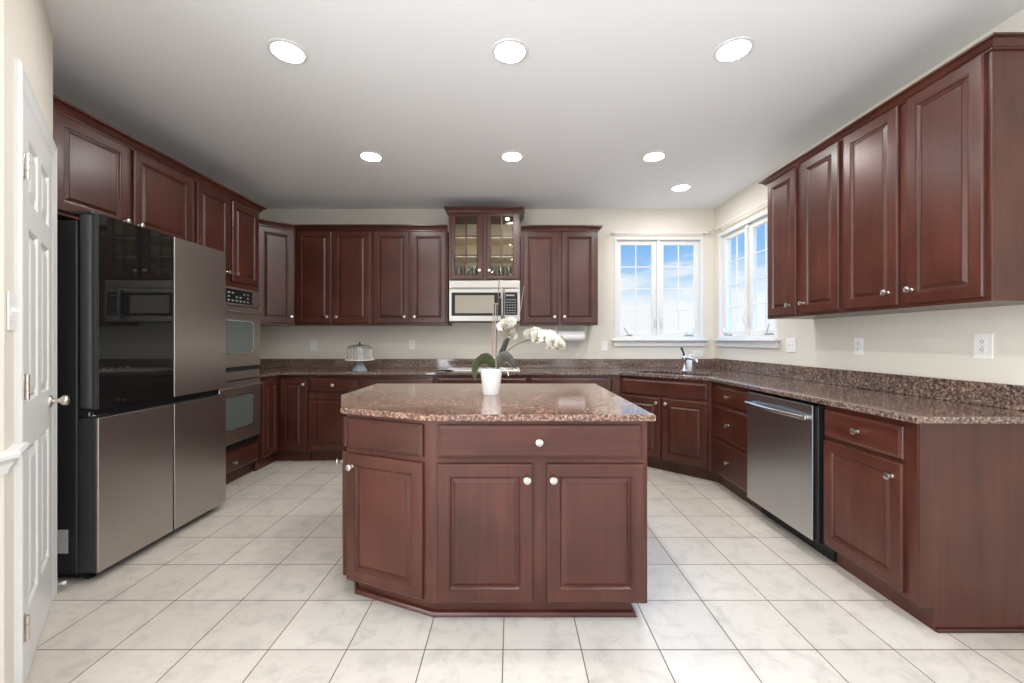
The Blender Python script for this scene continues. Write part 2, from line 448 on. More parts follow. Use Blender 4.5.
# ------------------------------------------------------------------ room shell
def structure(name, me, mat, label, cat, M=None):
    return link(name, me, mat, None, M or Matrix(), label=label, cat=cat, kind='structure')
T = 0.14
bm = bmesh.new(); box(bm, XL-T, YF-T, -0.12, XR+T, YB+T, 0)
structure('floor', finish(bm, 'floor'), TILES, 'beige square ceramic tile floor with dark grout lines', 'floor')
bm = bmesh.new(); box(bm, XL-T, YF-T, ZC, XR+T, YB+T, ZC+0.12)
structure('ceiling', finish(bm, 'ceiling'), CEILM, 'flat off-white painted ceiling with recessed lamps', 'ceiling')
def wall_with_holes(name, axis, c0, c1, a0, a1, holes, label):
    """axis 'y': wall slab between y=c0..c1 running along x=a0..a1; holes (a0,z0,a1,z1)"""
    bm = bmesh.new()
    xs = [a0]
    for h in sorted(holes): xs += [h[0], h[2]]
    xs.append(a1)
    def b(p, q, z0, z1):
        if q-p < 1e-5 or z1-z0 < 1e-5: return
        if axis == 'y': box(bm, p, c0, z0, q, c1, z1)
        else: box(bm, c0, p, z0, c1, q, z1)
    hs = sorted(holes)
    for i in range(0, len(xs), 2): b(xs[i], xs[i+1], 0, ZC)
    for h in hs: b(h[0], h[2], 0, h[1]); b(h[0], h[2], h[3], ZC)
    bmesh.ops.remove_doubles(bm, verts=bm.verts[:], dist=1e-5)
    return structure(name, finish(bm, name), WALLM, label, 'wall')
WB = (1.187, 1.247, 2.214, 2.425)        # back window: x0, z0, x1, z1
WR = (3.612, 1.247, 4.645, 2.425)        # right window: y0, z0, y1, z1
wall_with_holes('wall_back', 'y', YB, YB+T, XL-T, XR+T, [WB], 'beige painted back wall behind the cooktop and microwave')
wall_with_holes('wall_right', 'x', XR, XR+T, YF, YB, [WR, ADDED_RIGHT_WIN], 'beige painted wall behind the dishwasher run')
wall_with_holes('wall_rear', 'y', YF-T, YF, XH-T, XR+T, ADDED_REAR_WIN, 'beige painted wall behind the viewer with two added tall windows')
bm = bmesh.new(); box(bm, XL-T, 1.30, 0, XL, YB, ZC)
structure('wall_left', finish(bm, 'wall_left'), WALLM, 'beige painted wall behind the refrigerator', 'wall')

# pantry: diagonal wall with the white door
DD = Vector((-0.674, 0.739)).normalized(); DN = Vector((DD.y, -DD.x))
W0 = Vector((-1.663, 1.377))
def wp(t): return W0 + DD*t
pa = wp(-0.135); pb = wp(0.880)
bm = bmesh.new()
prism(bm, [(pa.x, pa.y), (pb.x, pb.y), (XL, pb.y), (XL, pa.y)], 0, ZC)
structure('wall_pantry', finish(bm, 'wall_pantry'), WALLM, 'beige angled pantry wall around the white door', 'wall')

wall_with_holes('wall_hall', 'x', pa.x-T, pa.x, YF, pa.y-.0005, [ADDED_LEFT_WIN], 'beige painted wall left of the viewer with an added tall window')
# ------------------------------------------------------------------ pantry door
MD = Matrix.Translation((W0.x, W0.y, 0)) @ Matrix.Rotation(math.atan2(DD.y, DD.x), 4, 'Z')
d1 = empty('door_1', MD, label='white six-panel pantry door with knob left of the refrigerator', cat='door', kind='structure')
CW, OW, OH = 0.085, 0.68, 2.095
TOT = 2*CW+OW
CASE = [(0, 0), (0, .010), (.006, .016), (.012, .018), (.030, .013), (.060, .012), (.074, .009), (.085, .006), (.085, 0)]
def casing_loop():
    bm = bmesh.new()
    # path around the opening in xz, profile inset from the outer edge
    rings = []
    for ins, d in CASE:
        rings.append([bm.verts.new(p) for p in ((ins, -d, 0), (ins, -d, OH+CW-ins), (TOT-ins, -d, OH+CW-ins), (TOT-ins, -d, 0))])
    for A, B in zip(rings, rings[1:]):
        for i in range(3): bm.faces.new((A[i], A[i+1], B[i+1], B[i]))
    for i in range(3): bm.faces.new((rings[-1][i], rings[-1][i+1], rings[0][i+1], rings[0][i]))
    bm.faces.new([r[0] for r in rings]); bm.faces.new([r[3] for r in rings][::-1])
    return finish(bm, 'door_casing')
link('door_casing', casing_loop(), TRIM, d1)
def six_panel(W, H, cols, rows, t=0.010):
    bm = bmesh.new()
    xs = [0] + [v for c in cols for v in c] + [W]; zs = [0] + [v for r in rows for v in r] + [H]
    for i in range(len(xs)-1):
        for j in range(len(zs)-1):
            x0, x1, z0, z1 = xs[i], xs[i+1], zs[j], zs[j+1]
            if i % 2 == 1 and j % 2 == 1:
                loops(bm, x0, z0, x1, z1, [(0, t), (.004, t-.002), (.012, t-.009), (.020, t-.009), (.045, t-.002), (.048, t-.001)], closed_back=False)
            else:
                bm.faces.new([bm.verts.new(p) for p in ((x0, -t, z0), (x1, -t, z0), (x1, -t, z1), (x0, -t, z1))])
    e = [(0, 0), (W, 0), (W, H), (0, H)]
    for i in range(4):
        (ax, az), (bx_, bz) = e[i], e[(i+1) % 4]
        bm.faces.new([bm.verts.new(p) for p in ((ax, -t, az), (ax, 0, az), (bx_, 0, bz), (bx_, -t, bz))])
    bmesh.ops.remove_doubles(bm, verts=bm.verts[:], dist=1e-5)
    return finish(bm, 'door_leaf')
lo = link('door_leaf', six_panel(OW, OH-0.012, [(0.10, 0.30), (0.38, 0.58)], [(0.24, 0.83), (1.00, 1.64), (1.74, 1.97)], 0.008), TRIM, d1, MD @ TR(CW, -0.001, 0.008))
def hinge(z):
    bm = bmesh.new()
    box(bm, -.018, -.003, -.045, .018, 0, .045, .0008)
    for k in range(3): lathe(bm, [(.0065, -.045+k*.03), (.0065, -.017+k*.03)], 12, (0, -.008, 0))
    for zz in (-.03, 0, .03): lathe(bm, [(.003, 0), (.003, .001)], 8, (.011, -.0035, zz))
    link('hinge', finish(bm, 'hinge', 40), NICKEL, d1, MD @ TR(CW+.004, -.010, z))
for z in (0.22, 1.07, 1.85): hinge(z)
def door_knob():
    bm = bmesh.new()
    lathe(bm, [(.032, 0), (.032, .004), (.028, .010), (.013, .014), (.011, .034), (.016, .040), (.026, .050), (.029, .060), (.026, .069), (.016, .075), (0, .077)], 28)
    bmesh.ops.rotate(bm, verts=bm.verts[:], cent=(0, 0, 0), matrix=Matrix.Rotation(PI/2, 3, 'X'))
    return finish(bm, 'door_knob', 50)
link('door_knob', door_knob(), NICKEL, d1, MD @ TR(CW+OW-0.085, -0.009, 0.955) @ Matrix.Scale(.84, 4), label='round satin nickel door knob')

# chair rail and baseboard on the pantry wall
RAIL = [(0, 0), (.006, 0), (.010, .016), (.018, .030), (.022, .040), (.034, .050), (.036, .062), (.030, .070), (0, .070)]
rail_root = empty('trim_1', TR(pa.x, pa.y, 0), label='white chair rail molding beside the pantry door casing', cat='molding', kind='structure')
q1 = wp(-0.003)
sweep_path('chair_rail', [(pa.x, 0.80), (pa.x, pa.y), (q1.x, q1.y)], RAIL, 0.82, TRIM, rail_root)
bb = empty('baseboard_left', TR(pb.x, pb.y, 0), label='white baseboard stub at the pantry corner beside the refrigerator', cat='baseboard', kind='structure')
BASE = [(0, 0), (.014, 0), (.014, .075), (.010, .085), (.004, .095), (0, .095)]
q2 = wp(TOT+0.001)
sweep_path('baseboard_board', [(q2.x, q2.y), (pb.x, pb.y), (pb.x-0.18, pb.y)], BASE, 0.0, TRIM, bb)
# spring door stop on the baseboard
qs = wp(TOT+0.012)
dso = empty('door_stop', Matrix.Translation((qs.x+DN.x*.0145, qs.y+DN.y*.0145, 0.035)) @ Matrix.Rotation(math.atan2(DD.y, DD.x), 4, 'Z'), label='small white door stop sticking out of the baseboard beside the refrigerator', cat='door stop')
bm = bmesh.new(); tube(bm, [(0, 0, 0), (0, -.018, -.001)], .004, 8)
link('stem', finish(bm, 'stem', 40), NICKEL, dso)
bm = bmesh.new(); tube(bm, [(0, -.018, -.001), (0, -.032, -.002)], .009, 12)
link('bumper', finish(bm, 'bumper', 40), PLATE, dso)

# ------------------------------------------------------------------ windows
def window(name, M, W, H, label, kitchen=True):
    """local: x along wall, y=0 the room face, +y outwards, z=0 bottom of the opening"""
    r = empty(name, M, label=label, cat='window', kind='structure')
    bm = bmesh.new()      # jamb liner + flat trim, proud of the wall a little
    J = 0.032
    for d in ((0, -.006, 0, J, .12, H), (W-J, -.006, 0, W, .12, H), (J, -.006, H-J, W-J, .12, H), (J, -.006, 0, W-J, .12, J)): box(bm, *d, bev=.002)
    link('window_frame', finish(bm, 'window_frame'), TRIM, r)
    mw = 0.034
    bm = bmesh.new(); box(bm, W/2-mw/2, .010, J, W/2+mw/2, .11, H-J, .003)
    link('mullion', finish(bm, 'mullion'), TRIM, r)
    for s in (0, 1):
        x0 = J if s == 0 else W/2+mw/2
        x1 = W/2-mw/2 if s == 0 else W-J
        S = 0.052
        ys = 0.035
        bm = bmesh.new()
        for d in ((x0, ys, J, x0+S, ys+.04, H-J), (x1-S, ys, J, x1, ys+.04, H-J), (x0+S, ys, H-J-S, x1-S, ys+.04, H-J), (x0+S, ys, J, x1-S, ys+.04, J+S)): box(bm, *d, bev=.004)
        gx0, gx1, gz0, gz1 = x0+S, x1-S, J+S, H-J-S
        sash = link('sash', finish(bm, 'sash'), TRIM, r)
        bm = bmesh.new()
        m = 0.005
        box(bm, (gx0+gx1)/2-m, ys+.018, gz0, (gx0+gx1)/2+m, ys+.030, gz1)
        for k in (1, 2, 3):
            z = gz0+(gz1-gz0)*k/4; box(bm, gx0, ys+.019, z-m, gx1, ys+.029, z+m)
        link('muntins', finish(bm, 'muntins'), TRIM, sash)
        bm = bmesh.new(); box(bm, gx0-.005, ys+.022, gz0-.005, gx1+.005, ys+.026, gz1+.005)
        link('pane', finish(bm, 'pane'), PANE, sash)
        if kitchen:
            xl = x1-0.022 if s == 0 else x0+0.022
            bm = bmesh.new(); box(bm, xl-.008, ys-.010, .12, xl+.008, ys, .25, .003); tube(bm, [(xl, ys-.012, .14), (xl, ys-.028, .17), (xl+(.006 if s else -.006), ys-.03, .24)], .006, 8)
            link('lock', finish(bm, 'lock', 40), TRIM, sash)
            xc = x0+0.13 if s == 0 else x1-0.13
            sg = -1 if s == 0 else 1
            bm = bmesh.new(); box(bm, xc-.05, ys-.035, J, xc+.05, ys, J+.022, .006, 2)
            tube(bm, smooth_path([(xc, ys-.03, J+.02), (xc+sg*.01, ys-.04, J+.035), (xc+sg*.04, ys-.045, J+.075), (xc+sg*.055, ys-.045, J+.105)], 4), .005, 8)
            link('crank', finish(bm, 'crank', 40), NICKEL, sash, label='small metal casement crank')
    # stool and apron
    bm = bmesh.new()
    box(bm, -.04, -.055, -.024, W+.04, .02, 0, .006, 2)
    link('window_sill', finish(bm, 'window_sill', 40), TRIM, r)
    bm = bmesh.new()
    box(bm, -.015, -.020, -.085, W+.015, 0, -.024, .004)
    box(bm, -.015, -.030, -.042, W+.015, 0, -.024, .006)
    link('apron', finish(bm, 'apron', 40), TRIM, r)
    return r
window('window_1', TR(WB[0], YB, WB[1]), WB[2]-WB[0], WB[3]-WB[1], 'white double casement window on the back wall above the sink')
window('window_2', TR(XR, WR[2], WR[1], -PI/2), WR[2]-WR[0], WR[3]-WR[1], 'white double casement window on the right wall beside the upper cabinets')
for i, (x0, z0, x1, z1) in enumerate(ADDED_REAR_WIN):  # unseen rear windows, added to carry the light from behind
    window('window_%d' % (3+i), TR(x1, YF, z0, PI), x1-x0, z1-z0, 'added unseen tall white window in the rear wall, %s of two' % ('nearer the pantry' if i == 0 else 'nearer the dishwasher wall'), False)

window('window_5', TR(pa.x, ADDED_LEFT_WIN[0], ADDED_LEFT_WIN[1], PI/2), ADDED_LEFT_WIN[2]-ADDED_LEFT_WIN[0], ADDED_LEFT_WIN[3]-ADDED_LEFT_WIN[1], 'added unseen wide white window in the wall left of the viewer', False)  # added opening for the light on the right-hand cabinets
window('window_6', TR(XR, ADDED_RIGHT_WIN[2], ADDED_RIGHT_WIN[1], -PI/2), ADDED_RIGHT_WIN[2]-ADDED_RIGHT_WIN[0], ADDED_RIGHT_WIN[3]-ADDED_RIGHT_WIN[1], 'added unseen wide white window in the wall right of the viewer', False)  # added opening for the light on the left-hand units

# ------------------------------------------------------------------ cabinets
ZTOE, ZBOX = 0.105, 0.884
DZ0, DZ1, RZ0, RZ1 = 0.125, 0.690, 0.715, 0.852
def base_cab(M, W, D, fronts, label, cat='base cabinet', group=None, toe=True):
    r = empty('base_cabinet', M, label=label, cat=cat, group=group)
    boxo('body', (0, 0, ZTOE, W, D, ZBOX), WOODV, r)
    boxo('toe_kick', (0, .065, 0, W, D, ZTOE), WOODH, r)
    for f in fronts: front(r, M, *f)
    return r
YBF = 4.157                        # face of the back run
MB = lambda x: TR(x, YBF, 0, 0)
DB = YB-YBF-.002
def two_door(W, knob_drawer=True):
    c = W/2
    fs = [('drawer', .018, RZ0, W-.018, RZ1, (c, (RZ0+RZ1)/2) if knob_drawer else None),
          ('door', .018, DZ0, c-.006, DZ1, (c-.035, DZ1-.055)), ('door', c+.006, DZ0, W-.018, DZ1, (c+.035, DZ1-.055))]
    return fs
xs = [-2.053, -1.534, -0.762, 0.172, 1.03]
W = xs[1]-xs[0]
base_cab(MB(xs[0]), W, DB, [('drawer', .018, RZ0, W-.012, RZ1, (W/2, (RZ0+RZ1)/2)), ('door', .018, DZ0, W-.012, DZ1, (W-.05, DZ1-.055))],
         'cherry base cabinet under the glass cake stand, one drawer over one door', group='back wall base cabinets')
W = xs[2]-xs[1]; base_cab(MB(xs[1]), W, DB, two_door(W), 'wide cherry base cabinet between the cake stand and the white cooktop', group='back wall base cabinets')
W = xs[3]-xs[2]; base_cab(MB(xs[2]), W, DB, two_door(W, False), 'wide cherry base cabinet directly under the white cooktop, drawer front without knob', group='back wall base cabinets')
W = xs[4]-xs[3]; base_cab(MB(xs[3]), W, DB, two_door(W), 'wide cherry base cabinet between the white cooktop and the corner sink', group='back wall base cabinets')

# pie-cut corner base cabinet (left end of the back run)
XLF = -2.355
cr_ = empty('corner_base_cabinet', TR(XLF, YBF), label='cherry inside-corner base cabinet with two tall doors beside the ovens', cat='base cabinet', group='back wall base cabinets')
YT1 = 3.874
bm = bmesh.new()
prism(bm, [(XL+.002-XLF, YT1+.003-YBF), (0, YT1+.003-YBF), (0, 0), (-2.053-XLF, 0), (-2.053-XLF, DB), (XL+.002-XLF, DB)], ZTOE, ZBOX)
link('body', finish(bm, 'body'), WOODV, cr_)
bm = bmesh.new(); k = .055
prism(bm, [(XL+.002-XLF, YT1+.003-YBF), (-k, YT1+.003-YBF), (-k, k), (-2.053-XLF, k), (-2.053-XLF, DB), (XL+.002-XLF, DB)], 0, ZTOE)
link('toe_kick', finish(bm, 'toe_kick'), WOODH, cr_)
ML = TR(XLF, YT1, 0, PI/2)
front(cr_, ML, 'door', .012, DZ0, YBF-YT1-.028, RZ1)
front(cr_, TR(XLF, YBF), 'door', .030, DZ0, -2.053-XLF-.012, RZ1, (-2.053-XLF-.035, RZ1-.06))

# corner sink cabinet
S1 = Vector((1.09, YBF)); S2 = Vector((1.728, 3.56)); XRF = 1.728
sd = (S2-S1).normalized(); sang = math.atan2(sd.y, sd.x)
sk = empty('sink_cabinet', TR(S1.x, S1.y, 0, sang), label='angled cherry corner cabinet under the sink with wide false drawer and two doors', cat='base cabinet')
bm = bmesh.new()
poly = [(1.03, YBF), (S1.x, S1.y), (S2.x, S2.y), (XR-.002, S2.y), (XR-.002, YB-.002), (1.03, YB-.002)]
prism(bm, poly, ZTOE, ZBOX, top=False)
bmesh.ops.transform(bm, matrix=MW[sk].inverted(), verts=bm.verts[:])
link('body', finish(bm, 'body'), WOODV, sk)
sn = Vector((-sd.y, sd.x))
k1 = S1+sn*.06; k2 = S2+sn*.06
bm = bmesh.new(); prism(bm, [(1.03, YBF+.065), (S1.x-.02, YBF+.065), (k1.x, k1.y+.01), (k2.x, k2.y), (XRF+.065, S2.y+.001), (XR-.002, S2.y+.001), (XR-.002, YB-.002), (1.03, YB-.002)], 0, ZTOE)
bmesh.ops.transform(bm, matrix=MW[sk].inverted(), verts=bm.verts[:])
link('toe_kick', finish(bm, 'toe_kick'), WOODH, sk)
SL = (S2-S1).length
front(sk, MW[sk], 'drawer', .03, RZ0, SL-.03, RZ1)
front(sk, MW[sk], 'door', .03, DZ0, SL/2-.010, DZ1, (SL/2-.045, DZ1-.045))
front(sk, MW[sk], 'door', SL/2+.010, DZ0, SL-.03, DZ1, (SL/2+.045, DZ1-.045))

# right run
DR = XR-XRF-.002
MR = lambda y: TR(XRF, y, 0, -PI/2)
Y0, Y1, Y2, Y3 = 3.56, 2.948, 2.272, 1.751
W = Y0-Y1
c0 = .045
base_cab(MR(Y0), W, DR, [('drawer', c0, RZ0, W-.010, RZ1, ((W+c0)/2-.02, (RZ0+RZ1)/2)), ('drawer', c0, .425, W-.010, .690, ((W+c0)/2-.02, .56)), ('drawer', c0, .125, W-.010, .400, ((W+c0)/2-.02, .265))],
         'cherry bank of three drawers between the corner sink and the dishwasher', 'drawer cabinet')
W = Y2-Y3
eb = base_cab(MR(Y2), W, DR, [('drawer', .010, RZ0-.005, W-.055, RZ1+.004, ((W-.045)/2, (RZ0+RZ1)/2)), ('door', .010, DZ0, W-.055, DZ1, (W-.10, DZ1-.065))],
         'cherry base cabinet right of the dishwasher, at the open end of the run')
bm = bmesh.new()
prism(bm, [(0, .10), (.065, .10), (.065, 0), (DR, 0), (DR, ZBOX), (0, ZBOX)], 0, .006)
bmesh.ops.rotate(bm, verts=bm.verts[:], cent=(0, 0, 0), matrix=Matrix.Rotation(PI/2, 3, 'X'))
bmesh.ops.translate(bm, verts=bm.verts[:], vec=(0, 0, 0))
link('end_panel', finish(bm, 'end_panel'), WOODV, eb, TR(XRF, Y3-.0005, 0))
boxo('shoe_molding', (XRF+.065, Y3-.018, 0, XR-.004, Y3-.0066, .016), WOODH, eb, Matrix(), bev=.004)

# ------------------------------------------------------------------ upper cabinets
UZ0, UZ1, CZ = 1.397, 2.412, 2.405
YUF = 4.427
def upper(name, M, W, D, z0, z1, doors, label, group=None, hollow=False):
    r = empty(name, M, label=label, cat='wall cabinet', group=group)
    if not hollow: boxo('body', (0, 0, z0, W, D, z1), WOODV, r)
    for d in doors: front(r, M, 'door', d[0], z0+.018, d[1], z1-.012, (d[2], z0+.085))
    return r
DU = YB-YUF-.002
def pxx(px, y): return (px-511.5)*y/412.0
YD = YUF-.019
xa, xb, xc = pxx(294.8, YUF), pxx(371.5, YUF), pxx(447.6, YUF)
G = 'wall cabinets on the back wall'
def dd(a, b, x0): return pxx(a, YD)-x0, pxx(b, YD)-x0
c1 = upper('wall_cabinet', TR(xa, YUF), xb-xa, DU, UZ0, UZ1, [(*dd(296.2, 331.2, xa), dd(327.2, 0, xa)[0]), (*dd(332.6, 369.6, xa), dd(336.8, 0, xa)[0])],
           'two-door cherry wall cabinet above the glass cake stand', G)
c2 = upper('wall_cabinet', TR(xb, YUF), xc-xb, DU, UZ0, UZ1, [(*dd(373.4, 408.4, xb), dd(404.6, 0, xb)[0]), (*dd(410.6, 446.0, xb), dd(414.8, 0, xb)[0])],
           'two-door cherry wall cabinet immediately left of the microwave', G)
xd, xe = pxx(521.0, YUF), pxx(597.9, YUF)
c3 = upper('wall_cabinet', TR(xd, YUF), xe-xd, DU, UZ0, UZ1-.006, [(*dd(523.0, 557.6, xd), dd(554.6, 0, xd)[0]), (*dd(561.6, 596.4, xd), dd(564.6, 0, xd)[0])],
           'two-door cherry wall cabinet above the paper towel roll', G)
# diagonal corner upper
B_ = Vector((xa, YUF)); A_ = Vector((-2.586, 4.171))
ud = (B_-A_).normalized(); uang = math.atan2(ud.y, ud.x); UW = (B_-A_).length
cd = empty('corner_wall_cabinet', TR(A_.x, A_.y, 0, uang), label='angled one-door cherry corner wall cabinet beside the ovens', cat='wall cabinet', group=G)
bm = bmesh.new()
prism(bm, [(XL+.002, A_.y), (A_.x, A_.y), (B_.x, B_.y), (B_.x, YB-.002), (XL+.002, YB-.002)], UZ0, UZ1)
bmesh.ops.transform(bm, matrix=MW[cd].inverted(), verts=bm.verts[:])
link('body', finish(bm, 'body'), WOODV, cd)
front(cd, MW[cd], 'door', .012, UZ0+.018, UW-.012, UZ1-.012, (UW-.040, UZ0+.085))
# crowns along the back run (outward on the right of travel)
pL = (XL+.002, A_.y)
sweep_path('crown_molding', [pL, tuple(A_), tuple(B_), (xb, YUF)], CROWN, CZ, WOODH, cd, skip_last=True)
sweep_path('crown_molding', [tuple(A_), tuple(B_), (xb, YUF)], CROWN, CZ, WOODH, c1, skip_first=True)
sweep_path('crown_molding', [(xb, YUF), (xc-.001, YUF)], CROWN, CZ, WOODH, c2)
sweep_path('crown_molding', [(xd+.001, YUF), (xe, YUF), (xe, YB-.002)], CROWN, CZ-.006, WOODH, c3)

# glass-door cabinet above the microwave
YGF = 4.375
gx0, gx1 = pxx(448.7, YGF), pxx(520.4, YGF)
GW = gx1-gx0; GZ0, GZ1 = 1.868, 2.585
MG = TR(gx0, YGF)
gc = empty('wall_cabinet', MG, label='raised cherry wall cabinet with two glass-paned doors above the microwave', cat='wall cabinet', group=G)
DG = YB-YGF-.002
boxo('body', [(0, 0, GZ0, .045, .02, GZ1), (GW-.045, 0, GZ0, GW, .02, GZ1), (.045, 0, GZ1-.05, GW-.045, .02, GZ1), (.045, 0, GZ0, GW-.045, .02, GZ0+.035), (GW/2-.03, 0, GZ0+.035, GW/2+.03, .02, GZ1-.05),
              (0, .02, GZ0, .016, DG, GZ1), (GW-.016, .02, GZ0, GW, DG, GZ1), (.016, .02, GZ1-.016, GW-.016, DG, GZ1), (.016, .02, GZ0, GW-.016, DG, GZ0+.016)], WOODV, gc)
boxo('lining', [(.0165, .021, GZ0+.0165, .020, DG-.001, GZ1-.017), (GW-.020, .021, GZ0+.0165, GW-.0165, DG-.001, GZ1-.017), (.020, DG-.008, GZ0+.0165, GW-.020, DG-.001, GZ1-.017), (.020, .021, GZ0+.0165, GW-.020, DG-.008, GZ0+.020)], MAPLE, gc, bev=0)
gd_z0, gd_z1 = GZ0+.012, GZ1-.022
gz0, gz1 = 1.2355+(340-274.5)*(YGF-.02)/412, 1.2355+(340-216.8)*(YGF-.02)/412
for z in (gz0+(gz1-gz0)/3, gz0+2*(gz1-gz0)/3):
    boxo('shelf', (.021, .045, z-.008, GW-.021, DG-.009, z+.008), MAPLE, gc, bev=.001)
YGD = YGF-.019
for (a, b, ga, gb, kx) in ((451.0, 482.9, 455.2, 476.8, 479.4), (486.8, 519.2, 490.8, 512.7, 489.4)):
    a, b, ga, gb, kx = [pxx(v, YGD)-gx0 for v in (a, b, ga, gb, kx)]
    bm = bmesh.new()
    # frame: outer slab with a window
    outer = [(a, gd_z0), (b, gd_z0), (b, gd_z1), (a, gd_z1)]; inner = [(ga, gz0), (gb, gz0), (gb, gz1), (ga, gz1)]
    def lp(pts, y): return [bm.verts.new((p[0], -y, p[1])) for p in pts]
    def ins(pts, d):
        s = ((1, 1), (-1, 1), (-1, -1), (1, -1)); return [(p[0]+q[0]*d, p[1]+q[1]*d) for p, q in zip(pts, s)]
    R = [lp(outer, .001), lp(outer, .014), lp(ins(outer, .004), .019), lp(ins(inner, -.008), .019), lp(ins(inner, -.003), .016), lp(inner, .012), lp(inner, .001)]
    R.append(R[0])
    for A, Bq in zip(R, R[1:]):
        for i in range(4): bm.faces.new((A[i], A[(i+1) % 4], Bq[(i+1) % 4], Bq[i]))
    mx_ = (ga+gb)/2
    box(bm, mx_-.007, -.014, gz0, mx_+.007, -.008, gz1)
    for k in (1, 2):
        z = gz0+(gz1-gz0)*k/3; box(bm, ga, -.0145, z-.007, gb, -.0085, z+.007)
    dr = link('door', finish(bm, 'door'), WOODV, gc, MG)
    bm = bmesh.new(); box(bm, ga-.002, -.0075, gz0-.002, gb+.002, -.0045, gz1+.002)
    link('glass_pane', finish(bm, 'glass_pane'), CABGL, dr, MG)
    knob(dr, MG, kx, 1.2355+(340-270.8)*YGD/412)
sweep_path('crown_molding', [(gx0, YB-.002), (gx0, YGF), (gx1, YGF), (gx1, YB-.002)], CROWN, GZ1-.010, WOODH, gc, xs=1.0, zs=1.1)
bm = bmesh.new(); lathe(bm, [(.018, -.0005), (.018, -.010), (.015, -.012), (0, -.012)], 24)
link('puck_lamp', finish(bm, 'puck_lamp', 40), emit('puck_lamp_lens', (1.0, .93, .80), 22.0), gc, MG @ TR(GW-.14, .14, GZ1-.017), label='small round lamp inside the cabinet top')
# glasses on the cabinet floor and one row of stacked bowls
def cup_mesh():
    bm = bmesh.new()
    lathe(bm, [(0, 0), (.028, 0), (.030, .004), (.037, .150), (.0355, .150), (.0285, .008), (0, .008)], 20, cap=False)
    return finish(bm, 'drinking_glass', 50)
CUP = cup_mesh()
for i, x in enumerate((.09, .175, .26, .47, .555, .64)):
    for y in (.11, .22):
        link('drinking_glass', CUP, CUPGL, None, MG @ TR(x, y, GZ0+.0202), label='clear drinking glass on the bottom shelf behind the glass-paned cabinet doors', cat='glass', group='glasses in the glass-door cabinet')

# right wall uppers
XUF = 1.985
DUR = XR-XUF-.002
def pyy(px, x): return x*412.0/(px-511.5)
UR0, UR1, UR2 = 3.195, 2.487, 1.702
XD = XUF-.019
def ru(ystart, yend, prs, label):
    M = TR(XUF, ystart, 0, -PI/2)
    r = upper('wall_cabinet', M, ystart-yend, DUR, UZ0, 2.446, [(ystart-pyy(a, XD), ystart-pyy(b, XD), ystart-pyy(k, XD)) for a, b, k in prs], label, 'wall cabinets on the right wall')
    return r
u1 = ru(UR0, UR1, [(767.2, 795.0, 789.5), (800.2, 838.0, 803.5)], 'two-door cherry wall cabinet next to the right wall window')
u2 = ru(UR1, UR2, [(842.8, 897.0, 888.0), (905.5, 982.6, 911.5)], 'wide two-door cherry wall cabinet at the open end of the right wall')
sweep_path('crown_molding', [(XR-.002, UR0), (XUF, UR0), (XUF, UR1)], CROWN, 2.432, WOODH, u1, zs=.68)
sweep_path('crown_molding', [(XUF, UR1), (XUF, UR2), (XR-.002, UR2)], CROWN, 2.432, WOODH, u2, zs=.68)

# ------------------------------------------------------------------ left tall units
XT = -2.38
TY0, TY1, TY2 = 2.085, 3.08, YT1
DT = XT-XL-.002
def tz(v): return v
fo = empty('wall_cabinet', TR(XT, TY0, 0, PI/2), label='deep two-door cherry cabinet above the refrigerator', cat='wall cabinet')
MF = MW[fo]
boxo('body', (0, 0, 1.895, TY1-TY0, DT, 2.44), WOODV, fo)
front(fo, MF, 'door', .035, 1.915, 2.545-TY0, 2.425, (2.515-TY0, 1.960))
front(fo, MF, 'door', 2.580-TY0, 1.915, 3.055-TY0, 2.425, (2.61-TY0, 1.960))
TZC = 2.428
ot = empty('oven_cabinet', TR(XT, TY1, 0, PI/2), label='tall cherry cabinet housing the double wall oven', cat='tall cabinet')
MO = MW[ot]; OWD = TY2-TY1
# carcass leaves a niche for the oven
boxo('body', [(0, 0, ZTOE, .030, DT, 2.44), (OWD-.030, 0, ZTOE, OWD, DT, 2.44), (.030, DT-.012, ZTOE, OWD-.030, DT, 2.44), (.030, 0, 1.690, OWD-.030, DT-.012, 2.44), (.030, 0, ZTOE, OWD-.030, DT-.012, .300)], WOODV, ot)
boxo('toe_kick', (0, .06, 0, OWD, DT, ZTOE), WOODH, ot)
front(ot, MO, 'door', 3.100-TY1, 1.735, 3.460-TY1, 2.425, (3.425-TY1, 1.80))
front(ot, MO, 'door', 3.492-TY1, 1.735, 3.855-TY1, 2.425, (3.53-TY1, 1.80))
front(ot, MO, 'drawer', .025, .122, OWD-.025, .275, (3.500-TY1, .195))
sweep_path('crown_molding', [(XT, TY0), (XT, TY1)], CROWN, TZC, WOODH, fo)
sweep_path('crown_molding', [(XT, TY1), (XT, TY2), (XL+.002, TY2)], CROWN, TZC, WOODH, ot)

